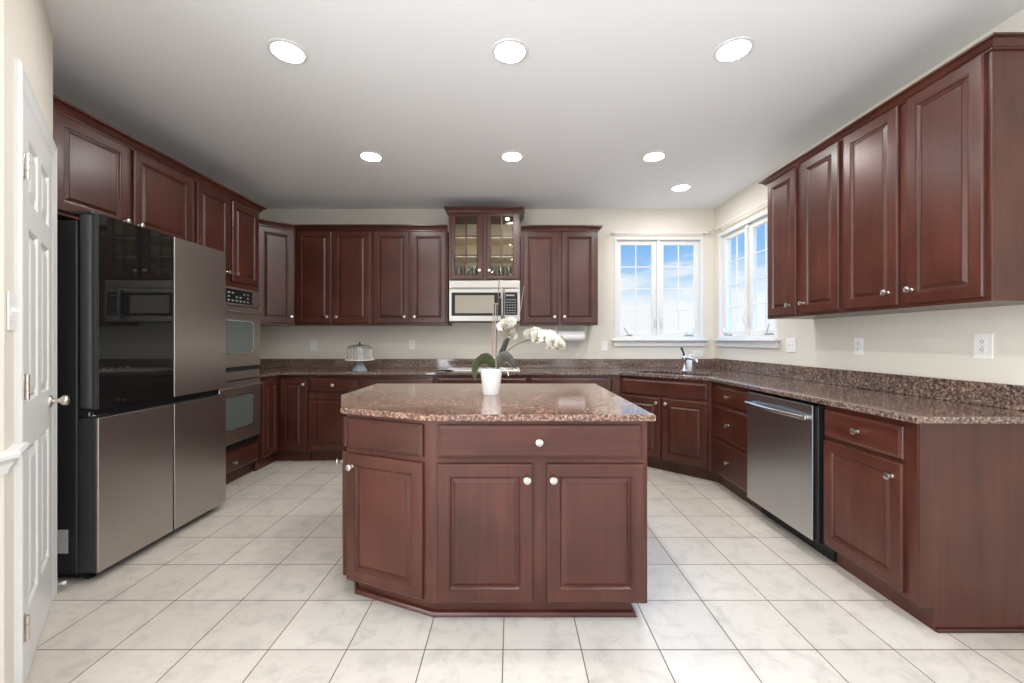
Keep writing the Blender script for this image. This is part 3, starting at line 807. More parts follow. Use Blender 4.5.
# double wall oven
ov = empty('double_wall_oven', MO @ TR(0, 0, 0), label='stainless double wall oven with dark glass doors beside the refrigerator', cat='oven')
o0, o1 = .030, OWD-.030
boxo('chassis', (o0+.004, .004, .302, o1-.004, DT-.04, 1.688), DKGREY, ov)
boxo('control_panel', (o0-.012, -.014, 1.532, o1+.012, -.0005, 1.688), OVENST, ov)
cp = ov.children[-1]
boxo('display', (o0+.10, -.0165, 1.552, o1-.085, -.0145, 1.668), BLACK, cp)
LEGEND = plain('panel_legend', (.35, .36, .34), .5, var=.2)
for i in range(9):
    for j in range(3):
        if random.random() < 0.8: boxo('button', (o0+.17+i*.05, -.0175, 1.566+j*.032, o0+.195+i*.05, -.0168, 1.578+j*.032), LEGEND, cp, bev=0)
def oven_door(z0, z1, hz, name):
    r = boxo(name, (o0-.008, -.034, z0, o1+.008, -.0005, z1), OVENST, ov, bev=.004, seg=2)
    wx0, wx1, wz0, wz1 = o0+.105, o1-.105, z0+.12, z1-.125
    bm = bmesh.new()
    def rr(x0, z0_, x1, z1_, rad, y):
        pts = []
        for (cx, cz, a0) in ((x1-rad, z1_-rad, 0), (x0+rad, z1_-rad, 90), (x0+rad, z0_+rad, 180), (x1-rad, z0_+rad, 270)):
            for k in range(6):
                a = math.radians(a0+k*18); pts.append((cx+rad*math.cos(a), y, cz+rad*math.sin(a)))
        return [bm.verts.new(p) for p in pts]
    A = rr(wx0-.012, wz0-.012, wx1+.012, wz1+.012, .05, -.0345); Bq = rr(wx0-.009, wz0-.009, wx1+.009, wz1+.009, .048, -.0385); Cq = rr(wx0, wz0, wx1, wz1, .045, -.037)
    Dq = rr(wx0, wz0, wx1, wz1, .045, -.0345)
    for P, Q in ((A, Bq), (Bq, Cq), (Cq, Dq)):
        for i in range(len(P)): bm.faces.new((P[i], P[(i+1) % len(P)], Q[(i+1) % len(Q)], Q[i]))
    link('window_trim', finish(bm, 'window_trim', 40), CHROME, r)
    bm = bmesh.new()
    A = rr(wx0+.0005, wz0+.0005, wx1-.0005, wz1-.0005, .045, -.0362); Bq = rr(wx0+.0005, wz0+.0005, wx1-.0005, wz1-.0005, .045, -.0348)
    bm.faces.new(A); bm.faces.new(Bq[::-1])
    for i in range(len(A)): bm.faces.new((A[i], A[(i+1) % len(A)], Bq[(i+1) % len(Bq)], Bq[i]))
    link('oven_glass', finish(bm, 'oven_glass'), OVGLASS, r)
    bm = bmesh.new()
    n = 14
    pts = [(o0+.03+(o1-o0-.06)*i/n, -.066-.018*math.sin(PI*i/n), hz) for i in range(n+1)]
    tube(bm, pts, .0125, 10)
    for xh in (o0+.05, o1-.05): box(bm, xh-.012, -.066, hz-.010, xh+.012, -.033, hz+.010, .003)
    link('handle', finish(bm, 'handle', 40), OVENST, r)
oven_door(1.005, 1.522, 1.475, 'upper_door')
boxo('trim_strip', (o0-.008, -.024, .895, o1+.008, -.0005, .965), OVENST, ov)
oven_door(.362, .885, .838, 'lower_door')
bm = bmesh.new()
box(bm, o0-.008, -.012, .306, o1+.008, -.0005, .352)
for k in range(3): box(bm, o0+.03, -.0155, .314+k*.012, o1-.03, -.0122, .319+k*.012)
link('vent_grille', finish(bm, 'vent_grille'), BLACK, ov)

# ------------------------------------------------------------------ refrigerator
FX = -2.10
fr = empty('refrigerator', TR(FX, 2.092, 0, PI/2), label='large four-door refrigerator with one black glass door, beside the white pantry door', cat='refrigerator')
MFR = MW[fr]; FW = .938
boxo('cabinet', (.004, .112, .045, FW-.004, XT-XL+.0+.27-.012, 1.845), DKGREY, fr, bev=.004)
boxo('base_grille', (.03, .09, .012, FW-.03, .45, .044), BLACK, fr)
for x in (.06, FW-.06):
    for y in (.10, .55):
        bm = bmesh.new(); lathe(bm, [(.022, 0), (.022, .008), (.012, .010), (.012, .0115)], 16); link('foot', finish(bm, 'foot', 40), BLACK, fr, MFR @ TR(x, y, 0))
FM = .468
def fr_door(name, x0, x1, z0, z1, mat, top):
    r = boxo(name, (x0, .034, z0, x1, .104, z1), FRSIDE if top else DKGREY, fr, bev=.018 if top else .006, seg=4 if top else 2)
    boxo('edge_frame', (x0, .010, z0, x1, .0335, z1), DKGREY, r, bev=.002)
    boxo('front_panel', (x0+.002, -.001, z0+.002, x1-.002, .0095, z1-.002), mat, r, bev=.0015)
    return r
fr_door('upper_door', 0, FM-.003, .880, 1.880, BGLASS, True)
fr_door('upper_door', FM+.003, FW, .880, 1.880, STEELV, True)
fr_door('lower_door', 0, FM-.003, .050, .838, STEELV, False)
fr_door('lower_door', FM+.003, FW, .050, .838, STEELV, False)
boxo('handle_recess', (.01, .045, .840, FW-.01, .10, .878), BLACK, fr)
boxo('hinge_cover', [(.02, .05, 1.8825, .08, .16, 1.90)], FRSIDE, fr, bev=.006, seg=2)
bm = bmesh.new(); box(bm, .02, .035, .842, .09, .075, .850, .002); lathe(bm, [(.011, 0), (.011, .020)], 14, (.02, .055, .846)); lathe(bm, [(.011, 0), (.011, .020)], 14, (FW-.04, .020, .846))
link('middle_hinge', finish(bm, 'middle_hinge', 40), CHROME, fr)
boxo('sticker', (.0025, .155, .15, .0035, .215, .27), STICKER, fr, bev=0, label='small grey printed sticker low on the side')

# ------------------------------------------------------------------ dishwasher
dw = empty('dishwasher', MR(Y1), label='stainless dishwasher with bar handle between drawer bank and end cabinet', cat='dishwasher')
MDW = MW[dw]; WW = Y1-Y2
boxo('tub', (.008, .012, .105, WW-.008, DR-.02, .872), BLACK, dw)
boxo('kick_plate', (.006, .055, .005, WW-.006, .09, .103), BLACK, dw)
dwd = boxo('door', (.004, -.045, .112, WW-.034, -.037, .868), STEELDW, dw, bev=.003, seg=2)
boxo('door_core', (.006, -.0365, .114, WW-.036, .010, .866), BLACK, dw, bev=.002)
boxo('door_edge', (WW-.0335, -.030, .108, WW-.008, .010, .868), BLACK, dw, bev=.003)
bm = bmesh.new(); n = 16
x0, x1 = .046, WW-.058
tube(bm, [(x0+(x1-x0)*i/n, -.070-.022*math.sin(PI*i/n), .795) for i in range(n+1)], .0165, 12, 0.8)
for xh in (x0+.012, x1-.012): box(bm, xh-.014, -.072, .784, xh+.014, -.0445, .806, .004)
link('handle', finish(bm, 'handle', 45), STEEL, dwd, label='bowed steel bar handle')

# ------------------------------------------------------------------ countertops
CT0, CT1 = .8845, .914
def slab(name, outline, hole, parent, M, z0=CT0, z1=CT1, bev=.006, mat=None):
    bm = bmesh.new()
    vo = [bm.verts.new((x, y, z1)) for x, y in outline]
    ed = [bm.edges.new((vo[i], vo[(i+1) % len(vo)])) for i in range(len(vo))]
    if hole:
        vh = [bm.verts.new((x, y, z1)) for x, y in hole]
        ed += [bm.edges.new((vh[i], vh[(i+1) % len(vh)])) for i in range(len(vh))]
        bmesh.ops.triangle_fill(bm, use_beauty=True, use_dissolve=False, edges=ed)
    else: bm.faces.new(vo)
    r = bmesh.ops.extrude_face_region(bm, geom=bm.faces[:])
    ve = [g for g in r['geom'] if isinstance(g, bmesh.types.BMVert)]
    bmesh.ops.translate(bm, verts=ve, vec=(0, 0, z0-z1))
    bmesh.ops.recalc_face_normals(bm, faces=bm.faces[:])
    be = [e for e in bm.edges if len(e.link_faces) == 2 and e.calc_face_angle(0) > 1.0]
    be = [e for e in be if abs(e.verts[0].co.z-e.verts[1].co.z) < 1e-4]
    if bev: bmesh.ops.bevel(bm, geom=be, offset=bev, segments=3, profile=0.5, affect='EDGES')
    if M is not None: bmesh.ops.transform(bm, matrix=M.inverted(), verts=bm.verts[:])
    return link(name, finish(bm, name), mat or GRANITE, parent, M)
def inter(p, d, q, e):
    den = d.x*e.y-d.y*e.x; t = ((q.x-p.x)*e.y-(q.y-p.y)*e.x)/den; return p+d*t
ov_ = .038
so1 = S1-sn*ov_; yc = YBF-ov_; xcn = XRF-ov_
pA = inter(so1, sd, Vector((0, yc)), Vector((1, 0))); pB = inter(so1, sd, Vector((xcn, 0)), Vector((0, 1)))
yend = Y3-.032
outl = [(XL+.002, YT1+.004), (XLF+.036, YT1+.004), (XLF+.036, yc), (pA.x, yc), (pB.x, pB.y), (xcn, yend), (XR-.002, yend), (XR-.002, YB-.002), (XL+.002, YB-.002)]
SCN = (S1+S2)/2 + sn*.285
def sp(u, v): p = SCN + sd*u + sn*v; return (p.x, p.y)
hole = []
for (cu, cv, a0) in ((.31, .15, 0), (-.31, .15, 90), (-.31, -.15, 180), (.31, -.15, 270)):
    for k in range(5):
        a = math.radians(a0+k*22.5); hole.append(sp(cu+.06*math.cos(a), cv+.06*math.sin(a)))
ct = empty('countertop', TR(0, YBF, 0), label='dark brown speckled granite countertop running along the back and right walls', cat='countertop')
slab('counter_slab', outl, hole, ct, MW[ct])
bsz = 1.018
def splash(dims, label):
    x0_, y0_, x1_, y1_, z1_ = dims
    r = empty('backsplash', TR((x0_+x1_)/2, (y0_+y1_)/2, CT1), label=label, cat='backsplash')
    boxo('slab', (x0_, y0_, CT1+.0005, x1_, y1_, z1_), GRANITE, r, Matrix(), bev=.002)
splash((XL+.004, YB-.024, XR-.024, YB-.002, bsz), 'low granite backsplash strip along the back wall below the outlets')
splash((XR-.024, yend, XR-.002, YB-.0245, bsz+.010), 'low granite backsplash strip along the right wall behind the dishwasher run')
splash((XL+.002, YT1+.004, XL+.022, YB-.025, bsz), 'short granite backsplash strip on the left wall beside the oven cabinet')

# sink basin
sk2 = empty('sink', TR(SCN.x, SCN.y, CT0, sang), label='undermount stainless sink sunk into the corner of the countertop', cat='sink')
bm = bmesh.new()
def srr(hw, hh, rad, z):
    v = []
    for (cx, cy, a0) in ((hw-rad, hh-rad, 0), (-hw+rad, hh-rad, 90), (-hw+rad, -hh+rad, 180), (hw-rad, -hh+rad, 270)):
        for k in range(6):
            a = math.radians(a0+k*18); v.append(bm.verts.new((cx+rad*math.cos(a), cy+rad*math.sin(a), z)))
    return v
RR = [srr(.40, .235, .07, -.001), srr(.372, .212, .065, -.001), srr(.368, .208, .062, -.02), srr(.36, .20, .06, -.17), srr(.33, .17, .05, -.185)]
for P, Q in zip(RR, RR[1:]):
    for i in range(len(P)): bm.faces.new((P[i], P[(i+1) % len(P)], Q[(i+1) % len(Q)], Q[i]))
bm.faces.new(RR[-1])
bmesh.ops.solidify(bm, geom=bm.faces[:], thickness=.0015)
link('basin', finish(bm, 'basin', 40), STEEL, sk2)
bm = bmesh.new(); lathe(bm, [(.045, 0), (.042, .003), (.030, .001), (0, .001)], 20); link('drain', finish(bm, 'drain', 40), CHROME, sk2, MW[sk2] @ TR(0, .03, -.1835))

# faucet
FP = Vector(((684.4-511.5)*4.235/412, 4.235))
fa = empty('faucet', TR(FP.x, FP.y, CT1, 0), label='chrome single-handle kitchen faucet behind the corner sink', cat='faucet')
bm = bmesh.new(); lathe(bm, [(.030, 0), (.030, .006), (.024, .012), (.021, .03), (.021, .105), (.023, .112), (.023, .150), (.016, .158), (0, .160)], 24)
link('body', finish(bm, 'body', 40), CHROME, fa)
bm = bmesh.new(); tube(bm, smooth_path([(.004, -.012, .125), (.020, -.035, .132), (.045, -.085, .130), (.062, -.125, .118), (.066, -.138, .098)], 5), [.013]*15+[.014]*6, 12)
link('spout', finish(bm, 'spout', 40), CHROME, fa)
bm = bmesh.new(); tube(bm, smooth_path([(-.002, .0, .150), (-.012, -.008, .185), (-.030, -.015, .225), (-.040, -.018, .245)], 4), [.013, .012, .011, .010, .009, .009, .009, .009, .010, .010, .011, .011, .009], 10)
link('lever', finish(bm, 'lever', 40), DKGREY, fa, label='dark lever handle')
# small white soap cup behind the faucet (stands beside it)
so = empty('soap_bottle', TR((689.2-511.5)*4.33/412, 4.33, CT1), label='small white pump bottle standing just behind the faucet', cat='bottle')
bm = bmesh.new(); lathe(bm, [(0, 0), (.028, 0), (.030, .004), (.030, .10), (.022, .12), (.012, .128), (.012, .135), (0, .135)], 20)
link('bottle', finish(bm, 'bottle', 40), CERAMIC, so)
bm = bmesh.new(); lathe(bm, [(.014, .1355), (.014, .150), (.006, .152), (.006, .170), (0, .170)], 14); tube(bm, [(0, 0, .166), (.035, -.01, .164)], .005, 8)
link('pump', finish(bm, 'pump', 40), PLATE, so)

# ------------------------------------------------------------------ island
I0 = [(-.355, 1.80), (.593, 1.80), (.593, 3.02), (-.971, 3.02), (-.971, 2.415), (-.791, 1.981)]
def offset(poly, d):
    n = len(poly); P = [Vector(p) for p in poly]; out = []
    for i in range(n):
        d1_ = (P[i]-P[i-1]).normalized(); d2_ = (P[(i+1) % n]-P[i]).normalized()
        n1 = Vector((d1_.y, -d1_.x)); n2 = Vector((d2_.y, -d2_.x))
        m = (n1+n2).normalized(); m = m/m.dot(n1); out.append((P[i].x+m.x*d, P[i].y+m.y*d))
    return out
IR = TR(-.15, 2.45, 0)
isl = empty('kitchen_island', IR, label='freestanding cherry island with angled left end in the middle of the tile floor', cat='kitchen island')
def wprism(name, poly, z0, z1, mat):
    bm = bmesh.new(); prism(bm, poly, z0, z1)
    bmesh.ops.transform(bm, matrix=IR.inverted(), verts=bm.verts[:]); return link(name, finish(bm, name), mat, isl)
wprism('body', I0, .085, .884, WOODV)
ITK = [(min(x, .572), y) for x, y in offset(I0, -.055)]
wprism('toe_kick', ITK, 0, .085, WOODH)
bm = bmesh.new()
ip = [(min(x, .5725), y) for x, y in offset(I0, -.0545)]; pr = [(0, 0), (.020, 0), (.020, .006), (.014, .017), (.004, .022), (0, .022)]
ring = []
for a, c in pr:
    ring.append([bm.verts.new((x, y, c)) for x, y in offset(ip, a)])
for A, Bq in zip(ring, ring[1:]):
    for i in range(6): bm.faces.new((A[i], A[(i+1) % 6], Bq[(i+1) % 6], Bq[i]))
bmesh.ops.transform(bm, matrix=IR.inverted(), verts=bm.verts[:])
link('shoe_molding', finish(bm, 'shoe_molding', 30), WOODH, isl)
MI = TR(0, 1.80, 0)
yd = 1.781
f_ = lambda px: pxx(px, yd)
front(isl, MI, 'drawer', f_(437.4), .722, f_(642.4), .866, (f_(539.2), .797))
front(isl, MI, 'door', f_(436.8), .100, f_(532.8), .698, (f_(527.2), .635))
front(isl, MI, 'door', f_(547.0), .100, f_(644.8), .698, (f_(553.2), .635))
def facet(p, q): 
    p = Vector(p); q = Vector(q); d = q-p; return TR(p.x, p.y, 0, math.atan2(d.y, d.x)), d.length
M1, L1 = facet(I0[5], I0[0])
front(isl, M1, 'drawer', .012, .722, L1-.032, .866)
front(isl, M1, 'door', .012, .100, L1-.032, .698, (.050, .640))
M2, L2 = facet(I0[4], I0[5])
front(isl, M2, 'drawer', .025, .722, L2-.012, .866)
front(isl, M2, 'door', .025, .100, L2-.012, .698, (L2-.06, .640))
ic = empty('island_countertop', TR(-.15, 2.45, CT0), label='glossy reddish granite slab on top of the island, holding the orchid', cat='countertop')
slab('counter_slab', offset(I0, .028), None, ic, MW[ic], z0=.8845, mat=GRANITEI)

# ------------------------------------------------------------------ microwave
YM = 4.345
mx0, mx1 = pxx(448.9, YM), pxx(520.3, YM); MWW = mx1-mx0
MZ0, MZ1 = 1.432, 1.864
mw = empty('microwave', TR(mx0, YM), label='stainless over-the-range microwave under the glass-door cabinet', cat='microwave')
boxo('body', (0, .032, MZ0, MWW, YB-YM-.002, MZ1), DKGREY, mw, bev=.002)
boxo('top_vent', (0, 0, MZ1-.088, MWW, .0315, MZ1), STEELMW, mw, bev=.005, seg=2)
mv = mw.children[-1]
boxo('vent_slot', [(.03, -.0012, MZ1-.076, MWW-.03, .0, MZ1-.072)], DKGREY, mv, bev=0)
dx1 = MWW*.775
md = boxo('door', (0, -.004, MZ0, dx1, .0315, MZ1-.090), STEELMW, mw, bev=.005, seg=2)
boxo('window_frame', (.028, -.0065, MZ0+.058, dx1-.005, -.0042, MZ1-.128), BLACK, md, bev=.001)
MWGL = plain('microwave_glass', (0.33, 0.295, 0.235), 0.10, var=0.06, bscale=8)
boxo('window_glass', (.066, -.0085, MZ0+.086, dx1-.105, -.0068, MZ1-.158), MWGL, md, bev=.001)
bm = bmesh.new(); tube(bm, smooth_path([(dx1-.022, -.006, MZ1-.115), (dx1-.022, -.034, MZ1-.125), (dx1-.022, -.042, MZ0+.17), (dx1-.022, -.034, MZ0+.045), (dx1-.022, -.006, MZ0+.035)], 5), .0125, 10)
link('handle', finish(bm, 'handle', 45), STEELMW, md, label='vertical steel handle')
mp_ = boxo('control_panel', (dx1+.001, -.004, MZ0, MWW, .0315, MZ1-.090), STEELMW, mw, bev=.004, seg=2)
boxo('keypad', (dx1+.008, -.0065, MZ0+.065, MWW-.030, -.0042, MZ1-.125), BLACK, mp_, bev=.001)
LEGEND2 = plain('grey_legend', (.28, .28, .27), .5, var=.2)
kx0, kx1, kz0, kz1 = dx1+.020, MWW-.042, MZ0+.08, MZ1-.185
for i in range(4):
    for j in range(6):
        x = kx0+(kx1-kx0)*i/4; z = kz0+(kz1-kz0)*j/6
        boxo('button', (x+.004, -.0075, z+.004, x+(kx1-kx0)/4-.006, -.0067, z+.013), LEGEND2, mp_, bev=0)
boxo('display', (kx0, -.0075, MZ1-.165, kx1-.02, -.0067, MZ1-.150), LEGEND2, mp_, bev=0)
boxo('underside_lamp', (.10, .12, MZ0-.006, .22, .20, MZ0-.0005), DKGREY, mw, bev=.001)

# ------------------------------------------------------------------ cooktop
cx0, cx1 = pxx(446, 4.33), pxx(520, 4.33)
ck = empty('cooktop', TR(cx0, 4.20, CT1+.001), label='flat white glass cooktop set in the counter below the microwave', cat='cooktop')
CKW = cx1-cx0
boxo('glass_surface', (0, 0, 0, CKW, .46, .010), CERAMIC, ck, bev=.004, seg=2)
for (x, y, r) in ((.17, .12, .085), (.17, .34, .075), (.52, .12, .075), (.52, .34, .095)):
    bm = bmesh.new(); lathe(bm, [(r, .0102), (r, .0112), (r-.012, .0112), (r-.012, .0104), (0, .0104)], 28)
    link('burner', finish(bm, 'burner', 40), DKGREY, ck)
for i in range(4):
    bm = bmesh.new(); lathe(bm, [(.017, .0102), (.016, .024), (0, .026)], 16, (CKW-.05, .08+.09*i, 0))
    link('control_knob', finish(bm, 'control_knob', 40), PLATE, ck)

# ------------------------------------------------------------------ cake stand
CX, CY = pxx(359.8, 4.30), 4.30
ks = empty('cake_stand', TR(CX, CY, CT1), label='glass-domed cake stand on the back counter left of the cooktop', cat='cake stand')
bm = bmesh.new(); lathe(bm, [(0, 0), (.075, 0), (.077, .006), (.068, .022), (.045, .055), (.022, .085), (.020, .100), (.032, .108), (0, .108)], 28)
link('foot', finish(bm, 'foot', 45), BLUEGL, ks, label='blue grey glass foot')
bm = bmesh.new(); lathe(bm, [(0, .1085), (.135, .1085), (.147, .112), (.148, .120), (.140, .121), (.135, .117), (0, .117)], 36)
link('plate', finish(bm, 'plate', 45), CERAMIC, ks, label='pale rimmed plate')
bm = bmesh.new()
lathe(bm, [(.124, .1175), (.124, .225), (.121, .245), (.108, .260), (.0, .266), (0, .263), (.105, .257), (.118, .243), (.121, .225), (.121, .1175)], 36, cap=False)
dm = link('dome', finish(bm, 'dome', 45), DOMEGL, ks)
bm = bmesh.new(); lathe(bm, [(.100, .2665), (.102, .2685), (.060, .2725), (.012, .2755), (.007, .281), (.012, .290), (.010, .298), (0, .300)], 28)
link('lid_band', finish(bm, 'lid_band', 45), DKGREY, dm, label='dark metal lid with knob')
bm = bmesh.new()
for i in range(24):
    a = 2*PI*i/24
    tube(bm, [(.1225*math.cos(a), .1225*math.sin(a), .119), (.1225*math.cos(a), .1225*math.sin(a), .225)], .0012, 6)
link('ribs', finish(bm, 'ribs', 40), CHROME, dm)

# ------------------------------------------------------------------ paper towel
YP = 4.56
px0, px1 = pxx(557.5, YP), pxx(583.8, YP)
PZ = 1.281
ph = empty('paper_towel_holder', TR(px0-.012, YP, UZ0-.0005), label='white under-cabinet paper towel holder mounted right of the microwave', cat='paper towel holder')
PWD = px1-px0+.024
boxo('mounting_bar', (-.009, -.012, -.006, PWD+.009, .012, -.0005), PLATE, ph, bev=.003)
for s in (-1, 1):
    xx = -.004 if s < 0 else PWD+.004
    boxo('arm', (xx-.005, -.014, PZ-UZ0-.018, xx+.005, .014, -.0065), PLATE, ph, bev=.004, seg=2)
bm = bmesh.new(); tube(bm, [(.0015, 0, PZ-UZ0), (PWD-.0015, 0, PZ-UZ0)], .012, 14)
link('rod', finish(bm, 'rod', 40), PLATE, ph)
bm = bmesh.new(); ra = []
for r_, x in ((.0195, .012), (.056, .012), (.057, .016), (.057, PWD-.016), (.056, PWD-.012), (.0195, PWD-.012), (.0195, .012)):
    ra.append([bm.verts.new((x, r_*math.cos(2*PI*i/32), r_*math.sin(2*PI*i/32))) for i in range(32)])
for A, Bq in zip(ra, ra[1:]):
    for i in range(32): bm.faces.new((A[i], A[(i+1) % 32], Bq[(i+1) % 32], Bq[i]))
bmesh.ops.remove_doubles(bm, verts=bm.verts[:], dist=1e-5)
link('paper_towel_roll', finish(bm, 'paper_towel_roll', 40), PAPER, None, TR(px0-.012, YP, PZ), label='white paper towel roll hanging under the back wall cabinet', cat='paper towel')

# ------------------------------------------------------------------ curtain rods
def rod(M, Lr, label):
    r = empty('curtain_rod', M, label=label, cat='curtain rod', group='curtain rods over the windows')
    bm = bmesh.new(); tube(bm, [(0, -.055, 0), (Lr, -.055, 0)], .007, 10); link('rod', finish(bm, 'rod', 40), PLATE, r)
    for x in (.01, Lr-.01):
        bm = bmesh.new(); lathe(bm, [(.011, -.012), (.016, 0), (.011, .012), (0, .014)], 12)
        bmesh.ops.rotate(bm, verts=bm.verts[:], cent=(0, 0, 0), matrix=Matrix.Rotation(PI/2, 3, 'Y'))
        link('finial', finish(bm, 'finial', 40), NICKEL, r, M @ TR(x, -.055, 0))
    for x in (.05, Lr-.05):
        boxo('bracket', [(x-.006, -.05, -.006, x+.006, -.0005, .006), (x-.012, -.006, -.022, x+.012, -.0005, .022)], NICKEL, r, bev=.001)
rz = 1.2355+(340-232.3)*4.70/412
rod(TR(pxx(610.5, 4.70), YB, rz), 2.27-pxx(610.5, 4.70), 'thin white curtain rod above the back wall window')
rod(TR(XR, 4.66, rz+.012, -PI/2), 4.66-3.24, 'thin white curtain rod above the right wall window')

# ------------------------------------------------------------------ outlets and switches
def outlet(M, label, W=.072, H=.116, kind='duplex', cat='outlet'):
    r = empty('wall_outlet' if cat == 'outlet' else 'switch_plate', M, label=label, cat=cat, group='outlets and switches')
    boxo('plate', (-W/2, -.006, -H/2, W/2, -.0005, H/2), PLATE, r, bev=.003, seg=2)
    n = max(1, round((W-.026)/.046))
    for i in range(n):
        xc_ = (i-(n-1)/2)*.046
        if kind == 'duplex':
            for s in (-1, 1):
                zc = s*.020
                bm = bmesh.new(); lathe(bm, [(.0165, 0), (.0165, .0015), (.015, .0022), (0, .0022)], 20)
                bmesh.ops.scale(bm, vec=(1, .86, 1), verts=bm.verts[:])
                bmesh.ops.rotate(bm, verts=bm.verts[:], cent=(0, 0, 0), matrix=Matrix.Rotation(PI/2, 3, 'X'))
                so_ = link('socket', finish(bm, 'socket', 40), PLATE, r, M @ TR(xc_, -.006, zc))
                boxo('slots', [(xc_-.007, -.0092, zc-.002, xc_-.005, -.0083, zc+.007), (xc_+.005, -.0092, zc-.002, xc_+.007, -.0083, zc+.006), (xc_-.002, -.0092, zc-.010, xc_+.002, -.0083, zc-.006)], SLOT, so_, M, bev=0)
            bm = bmesh.new(); lathe(bm, [(.003, 0), (.003, .001), (0, .0014)], 10); bmesh.ops.rotate(bm, verts=bm.verts[:], cent=(0, 0, 0), matrix=Matrix.Rotation(PI/2, 3, 'X'))
            link('screw', finish(bm, 'screw'), NICKEL, r, M @ TR(xc_, -.006, 0))
        else:
            boxo('toggle', [(xc_-.007, -.009, -.014, xc_+.007, -.0062, .014), (xc_-.004, -.018, -.002, xc_+.004, -.009, .010)], PLATE, r, bev=.001)
            bm = bmesh.new()
            for s in (-1, 1): lathe(bm, [(.003, 0), (.003, .001), (0, .0014)], 10, (0, s*.030, 0))
            bmesh.ops.rotate(bm, verts=bm.verts[:], cent=(0, 0, 0), matrix=Matrix.Rotation(PI/2, 3, 'X'))
            link('screw', finish(bm, 'screw'), NICKEL, r, M @ TR(xc_, -.006, 0))
    return r
def bz(py, y): return 1.2355+(340-py)*y/412
outlet(TR(pxx(313.7, YB), YB, bz(345.5, YB)), 'white duplex outlet on the back wall left of the cake stand')
outlet(TR(pxx(411.8, YB), YB, bz(344.5, YB)), 'white duplex outlet on the back wall between the cake stand and cooktop')
outlet(TR(pxx(604.3, YB), YB, bz(346.0, YB)), 'white switch plate on the back wall between paper towels and window', kind='toggle', cat='switch')
outlet(TR(pxx(697.5, YB), YB, bz(353.6, YB)) @ Matrix.Rotation(PI/2, 4, 'Y'), 'white sideways outlet on the back wall beside the faucet')
def rw(px, py, **k):
    y = pyy(px, XR); return TR(XR, y, bz(py, y), -PI/2)
outlet(rw(791.5, 345.3), 'white double switch plate on the right wall under the window sill end', W=.118, kind='toggle', cat='switch')
outlet(rw(859, 346.4), 'white duplex outlet on the right wall above the dishwasher')
outlet(rw(984, 346), 'large white duplex outlet on the right wall above the end cabinet', W=.085, H=.128)
sp_ = wp(-0.060)
outlet(Matrix.Translation((sp_.x, sp_.y, bz(311.5, sp_.y))) @ Matrix.Rotation(math.atan2(DD.y, DD.x), 4, 'Z'), 'white double switch plate on the wall left of the pantry door', W=.100, H=.125, kind='toggle', cat='switch')

# ------------------------------------------------------------------ ceiling lamps
def lamp(x, y, label, s=1.0):
    r = empty('ceiling_light', TR(x, y, ZC), label=label, cat='ceiling light', group='recessed ceiling lights')
    bm = bmesh.new()
    lathe(bm, [(.098*s, -.0005), (.096*s, -.004), (.084*s, -.007), (.078*s, -.006), (.076*s, -.002), (.076*s, -.0005)], 40, cap=False)
    link('trim_ring', finish(bm, 'trim_ring', 40), TRIM, r)
    bm = bmesh.new(); lathe(bm, [(.076*s, -.0015), (.070*s, -.0045), (.045*s, -.0065), (0, -.0075)], 40, cap=False)
    link('lens', finish(bm, 'lens', 40), LENS, r)
lamp(-1.174, 2.162, 'recessed ceiling light nearest the refrigerator, front row')
lamp(-.008, 2.162, 'recessed ceiling light above the front edge of the island')
lamp(1.158, 2.149, 'recessed ceiling light above the dishwasher aisle, front row')
lamp(-1.158, 3.396, 'recessed ceiling light in the second row, nearest the ovens')
lamp(.004, 3.396, 'recessed ceiling light in the second row, in front of the microwave')
lamp(1.175, 3.396, 'recessed ceiling light in the second row, toward the windows')
lamp(1.681, 4.086, 'recessed ceiling light over the corner sink')

# unseen lamps continuing the ceiling rows, added to light the foreground
for x, k in ((.004, 'middle'), (1.158, 'right')):
    lamp(x, .92, 'added unseen recessed ceiling light above the viewer, the one nearer the %s' % ('island middle' if k == 'middle' else 'right wall'))

# ------------------------------------------------------------------ orchid
OX, OY = pxx(491.2, 2.444), 2.444
orc = empty('orchid_plant', TR(OX, OY, CT1+.0005), label='white phalaenopsis orchid in a white pot on the island', cat='potted plant')
def oq(px, py, dy=0.0):
    y = OY+dy; return Vector(((px-511.5)*y/412-OX, dy, EYE-(py-340)*y/412-CT1-.0005))
bm = bmesh.new()
lathe(bm, [(0, 0), (.046, 0), (.049, .004), (.0655, .148), (.0655, .152), (.0605, .152), (.058, .130), (0, .130)], 36, cap=False)
pot = link('pot', finish(bm, 'pot', 40), CERAMIC, orc, label='tapered white ceramic pot')
bm = bmesh.new()
for i in range(46):
    a = random.uniform(0, 2*PI); r_ = .052*math.sqrt(random.random())
    x, y = r_*math.cos(a), r_*math.sin(a); s_ = random.uniform(.006, .012)
    res = bmesh.ops.create_icosphere(bm, subdivisions=1, radius=s_)
    for v in res['verts']: v.co = Vector((v.co.x*1.3+x, v.co.y+y, v.co.z*.6+.138))
link('bark', finish(bm, 'bark'), BARK, orc, kind='stuff')
def leafm(pts, wid, mat, up):
    P = smooth_path(pts, 5); n = len(P)
    bm = bmesh.new()
    R_ = [max(.003, wid*math.sin(PI*min(1, (.10+.90*i/(n-1))))**.7) for i in range(n)]
    tube(bm, P, R_, 10, .08, up)
    link('leaf', finish(bm, 'leaf', 60), mat, orc)
leafm([oq(494, 367), oq(487, 358, -.03), oq(478, 362, -.05), oq(474.5, 372, -.06), oq(475.5, 381, -.06)], .030, LEAF, (-.3, -.8, .5))
leafm([oq(494, 367), oq(488, 357, .02), oq(481, 357, .04), oq(476, 366, .05)], .024, LEAF, (-.2, -.6, .8))
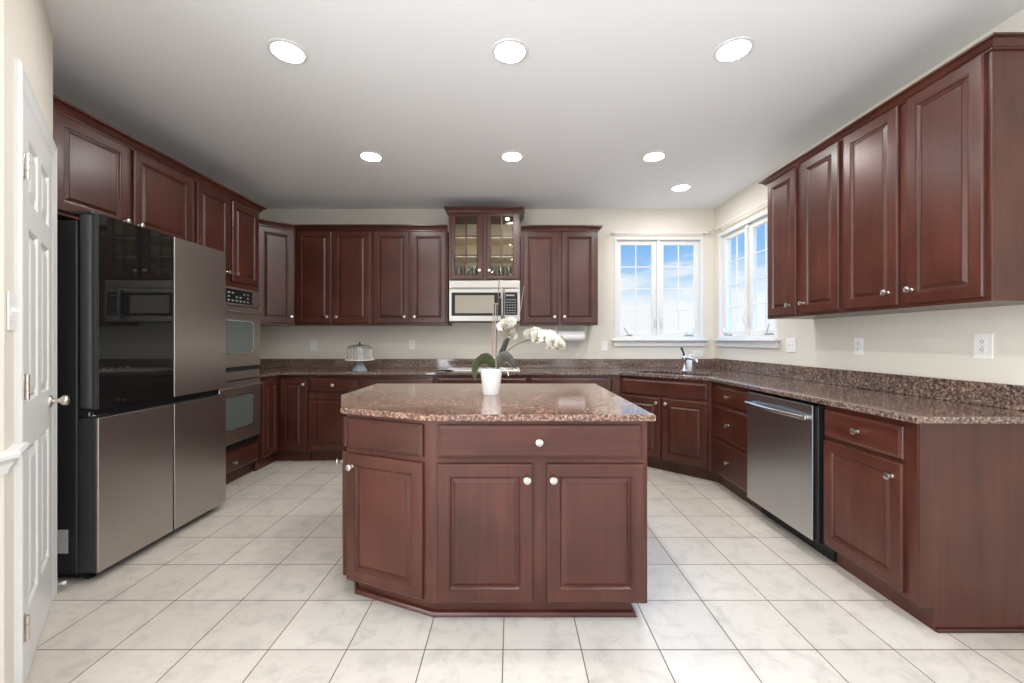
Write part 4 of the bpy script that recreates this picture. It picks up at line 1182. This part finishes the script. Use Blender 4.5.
leafm([oq(496, 368), oq(502, 357, -.01), oq(509, 358, -.02), oq(516, 369, -.02)], .030, LEAFG, (.2, -.9, .4))
leafm([oq(497, 367), oq(501, 355, .01), oq(506, 343, .015), oq(511, 334, .02)], .020, LEAFG, (.6, -.8, .1))
leafm([oq(496, 367), oq(501, 362, .05), oq(508, 362, .08), oq(513, 370, .10)], .024, LEAF, (.2, -.5, .8))
def stick(name, pts, r_, mat, sub=6):
    bm = bmesh.new(); tube(bm, smooth_path(pts, sub), r_, 8); return link(name, finish(bm, name, 50), mat, orc)
stick('stake', [oq(493.0, 369, .01), oq(492.6, 340, .01), oq(493.4, 304, .01)], .0032, TWIG)
stick('stake', [oq(496.2, 369, -.01), oq(495.2, 340, -.008), oq(495.8, 304, -.006)], .0032, TWIG)
stick('stake', [oq(497.0, 369, .0), oq(496.2, 352, .004), oq(497.6, 310, .0), oq(498.0, 301, 0), oq(498.6, 288, 0), oq(499.4, 276, .004)], .0022, STEM)
stick('tie', [oq(492.8, 304.5, .012), oq(495, 303.6, -.009), oq(498.2, 304.2, -.006)], .0022, TWIG, 4)
stick('aerial_root', [oq(498.4, 298), oq(500.4, 297.2, -.006), oq(501.4, 291, -.008), oq(499.8, 284, -.004), oq(501.2, 279, 0)], .0018, TWIG)
stick('aerial_root', [oq(506.5, 325, .005), oq(513, 318, .01), oq(519.5, 313, .012), oq(521.4, 303, .012), oq(524.2, 286, .012)], .0018, TWIG)
stick('aerial_root', [oq(501, 367.5, -.02), oq(505, 369, -.06), oq(507.5, 371, -.075), oq(508.4, 376, -.078)], .0025, CERAMIC)
s1 = stick('flower_stem', [oq(497, 368, .0), oq(503, 356), oq(512, 347.5, -.005), oq(521, 342.5, -.01), oq(530, 340, -.015), oq(543, 341.5, -.015), oq(552, 345, -.012), oq(559, 349.5, -.01)], [.0026]*43, STEM)
s2 = stick('flower_stem', [oq(496, 367, .01), oq(500, 352, .012), oq(505, 338, .012), oq(508.5, 330, .01), oq(507, 322, .008), oq(503, 316, .006)], .0022, STEM)
def flower_mesh():
    bm = bmesh.new()
    def petal(ang, ln, wd, tilt, rise):
        rows = 6; cols = 5; g = []
        for i in range(rows+1):
            t = i/rows
            w_ = wd*math.sin(PI*(.06+.90*t))**.65
            row = []
            for j in range(-cols//2+1, cols//2+1):
                u = j/(cols//2)
                x = u*w_; z = ln*t
                y = -rise*math.sin(t*PI*.75) + .10*w_*u*u*2
                p = Vector((x, y-tilt*t*ln, z)); p.rotate(Matrix.Rotation(ang, 3, 'Y')); row.append(bm.verts.new(p))
            g.append(row)
        for A, Bq in zip(g, g[1:]):
            for k in range(len(A)-1): bm.faces.new((A[k], A[k+1], Bq[k+1], Bq[k]))
    for a in (0, 2*PI/3-.15, -2*PI/3+.15): petal(a, .040, .015, .02, .004)
    for a in (1.22, -1.22): petal(a, .044, .027, .10, .006)
    bmesh.ops.solidify(bm, geom=bm.faces[:], thickness=.0012)
    return finish(bm, 'flower', 60)
FL = flower_mesh()
def lip_mesh():
    bm = bmesh.new()
    r_ = bmesh.ops.create_icosphere(bm, subdivisions=2, radius=.007)
    for v in r_['verts']: v.co = Vector((v.co.x*.8, v.co.y*1.2-.008, v.co.z*1.3-.006))
    for s in (-1, 1):
        r_ = bmesh.ops.create_icosphere(bm, subdivisions=1, radius=.005)
        for v in r_['verts']: v.co = Vector((v.co.x*.7+s*.008, v.co.y-.009, v.co.z*1.4-.002))
    return finish(bm, 'lip', 60)
LP = lip_mesh()
def flower(parent, px, py, dy, sc, yaw, roll=0, pitch=0):
    p = oq(px, py, dy)
    M = MW[orc] @ Matrix.Translation(p) @ Matrix.Rotation(yaw, 4, 'Z') @ Matrix.Rotation(pitch, 4, 'X') @ Matrix.Rotation(roll, 4, 'Y') @ Matrix.Scale(sc, 4)
    f = link('flower', FL, PETAL, parent, M, label='white orchid bloom')
    link('lip', LP, LIP, f, M, label='yellow green lip')
for (px, py, dy, sc, yaw, roll, pt) in ((530.8, 335.0, -.045, 1.05, -.10, .1, .0), (535.0, 333.0, -.020, 1.0, .05, -.1, .1), (537.8, 337.0, -.052, 1.05, .10, .2, .0),
                                    (542.0, 335.5, -.022, 1.0, .10, -.15, .05), (545.5, 337.5, -.050, 1.12, .15, .1, .0), (549.5, 336.0, -.025, 1.0, .15, .0, .05), (552.8, 341.0, -.052, 1.10, .2, -.2, .0), (557.0, 340.0, -.030, .92, .3, .1, .0),
                                    (559.0, 344.5, -.045, .90, .4, .2, .1), (562.5, 346.5, -.035, .55, .8, .2, .2), (549.5, 347.5, .010, .62, .3, .1, .3), (536.0, 340.0, -.015, .7, .1, .3, .3)):
    flower(s1, px, py, dy, sc, yaw, roll, pt)
for (px, py, dy, sc, yaw, roll, pt) in ((507.0, 324.5, -.022, 1.02, .0, .15, .05), (511.0, 322.5, .006, .85, .3, -.2, 0), (509.0, 333.5, -.030, 1.05, .1, -.2, .05), (503.5, 327.0, -.008, .95, -.3, 0, 0), (512.0, 336.0, -.010, .8, .4, .2, .1)):
    flower(s2, px, py, dy, sc, yaw, roll, pt)
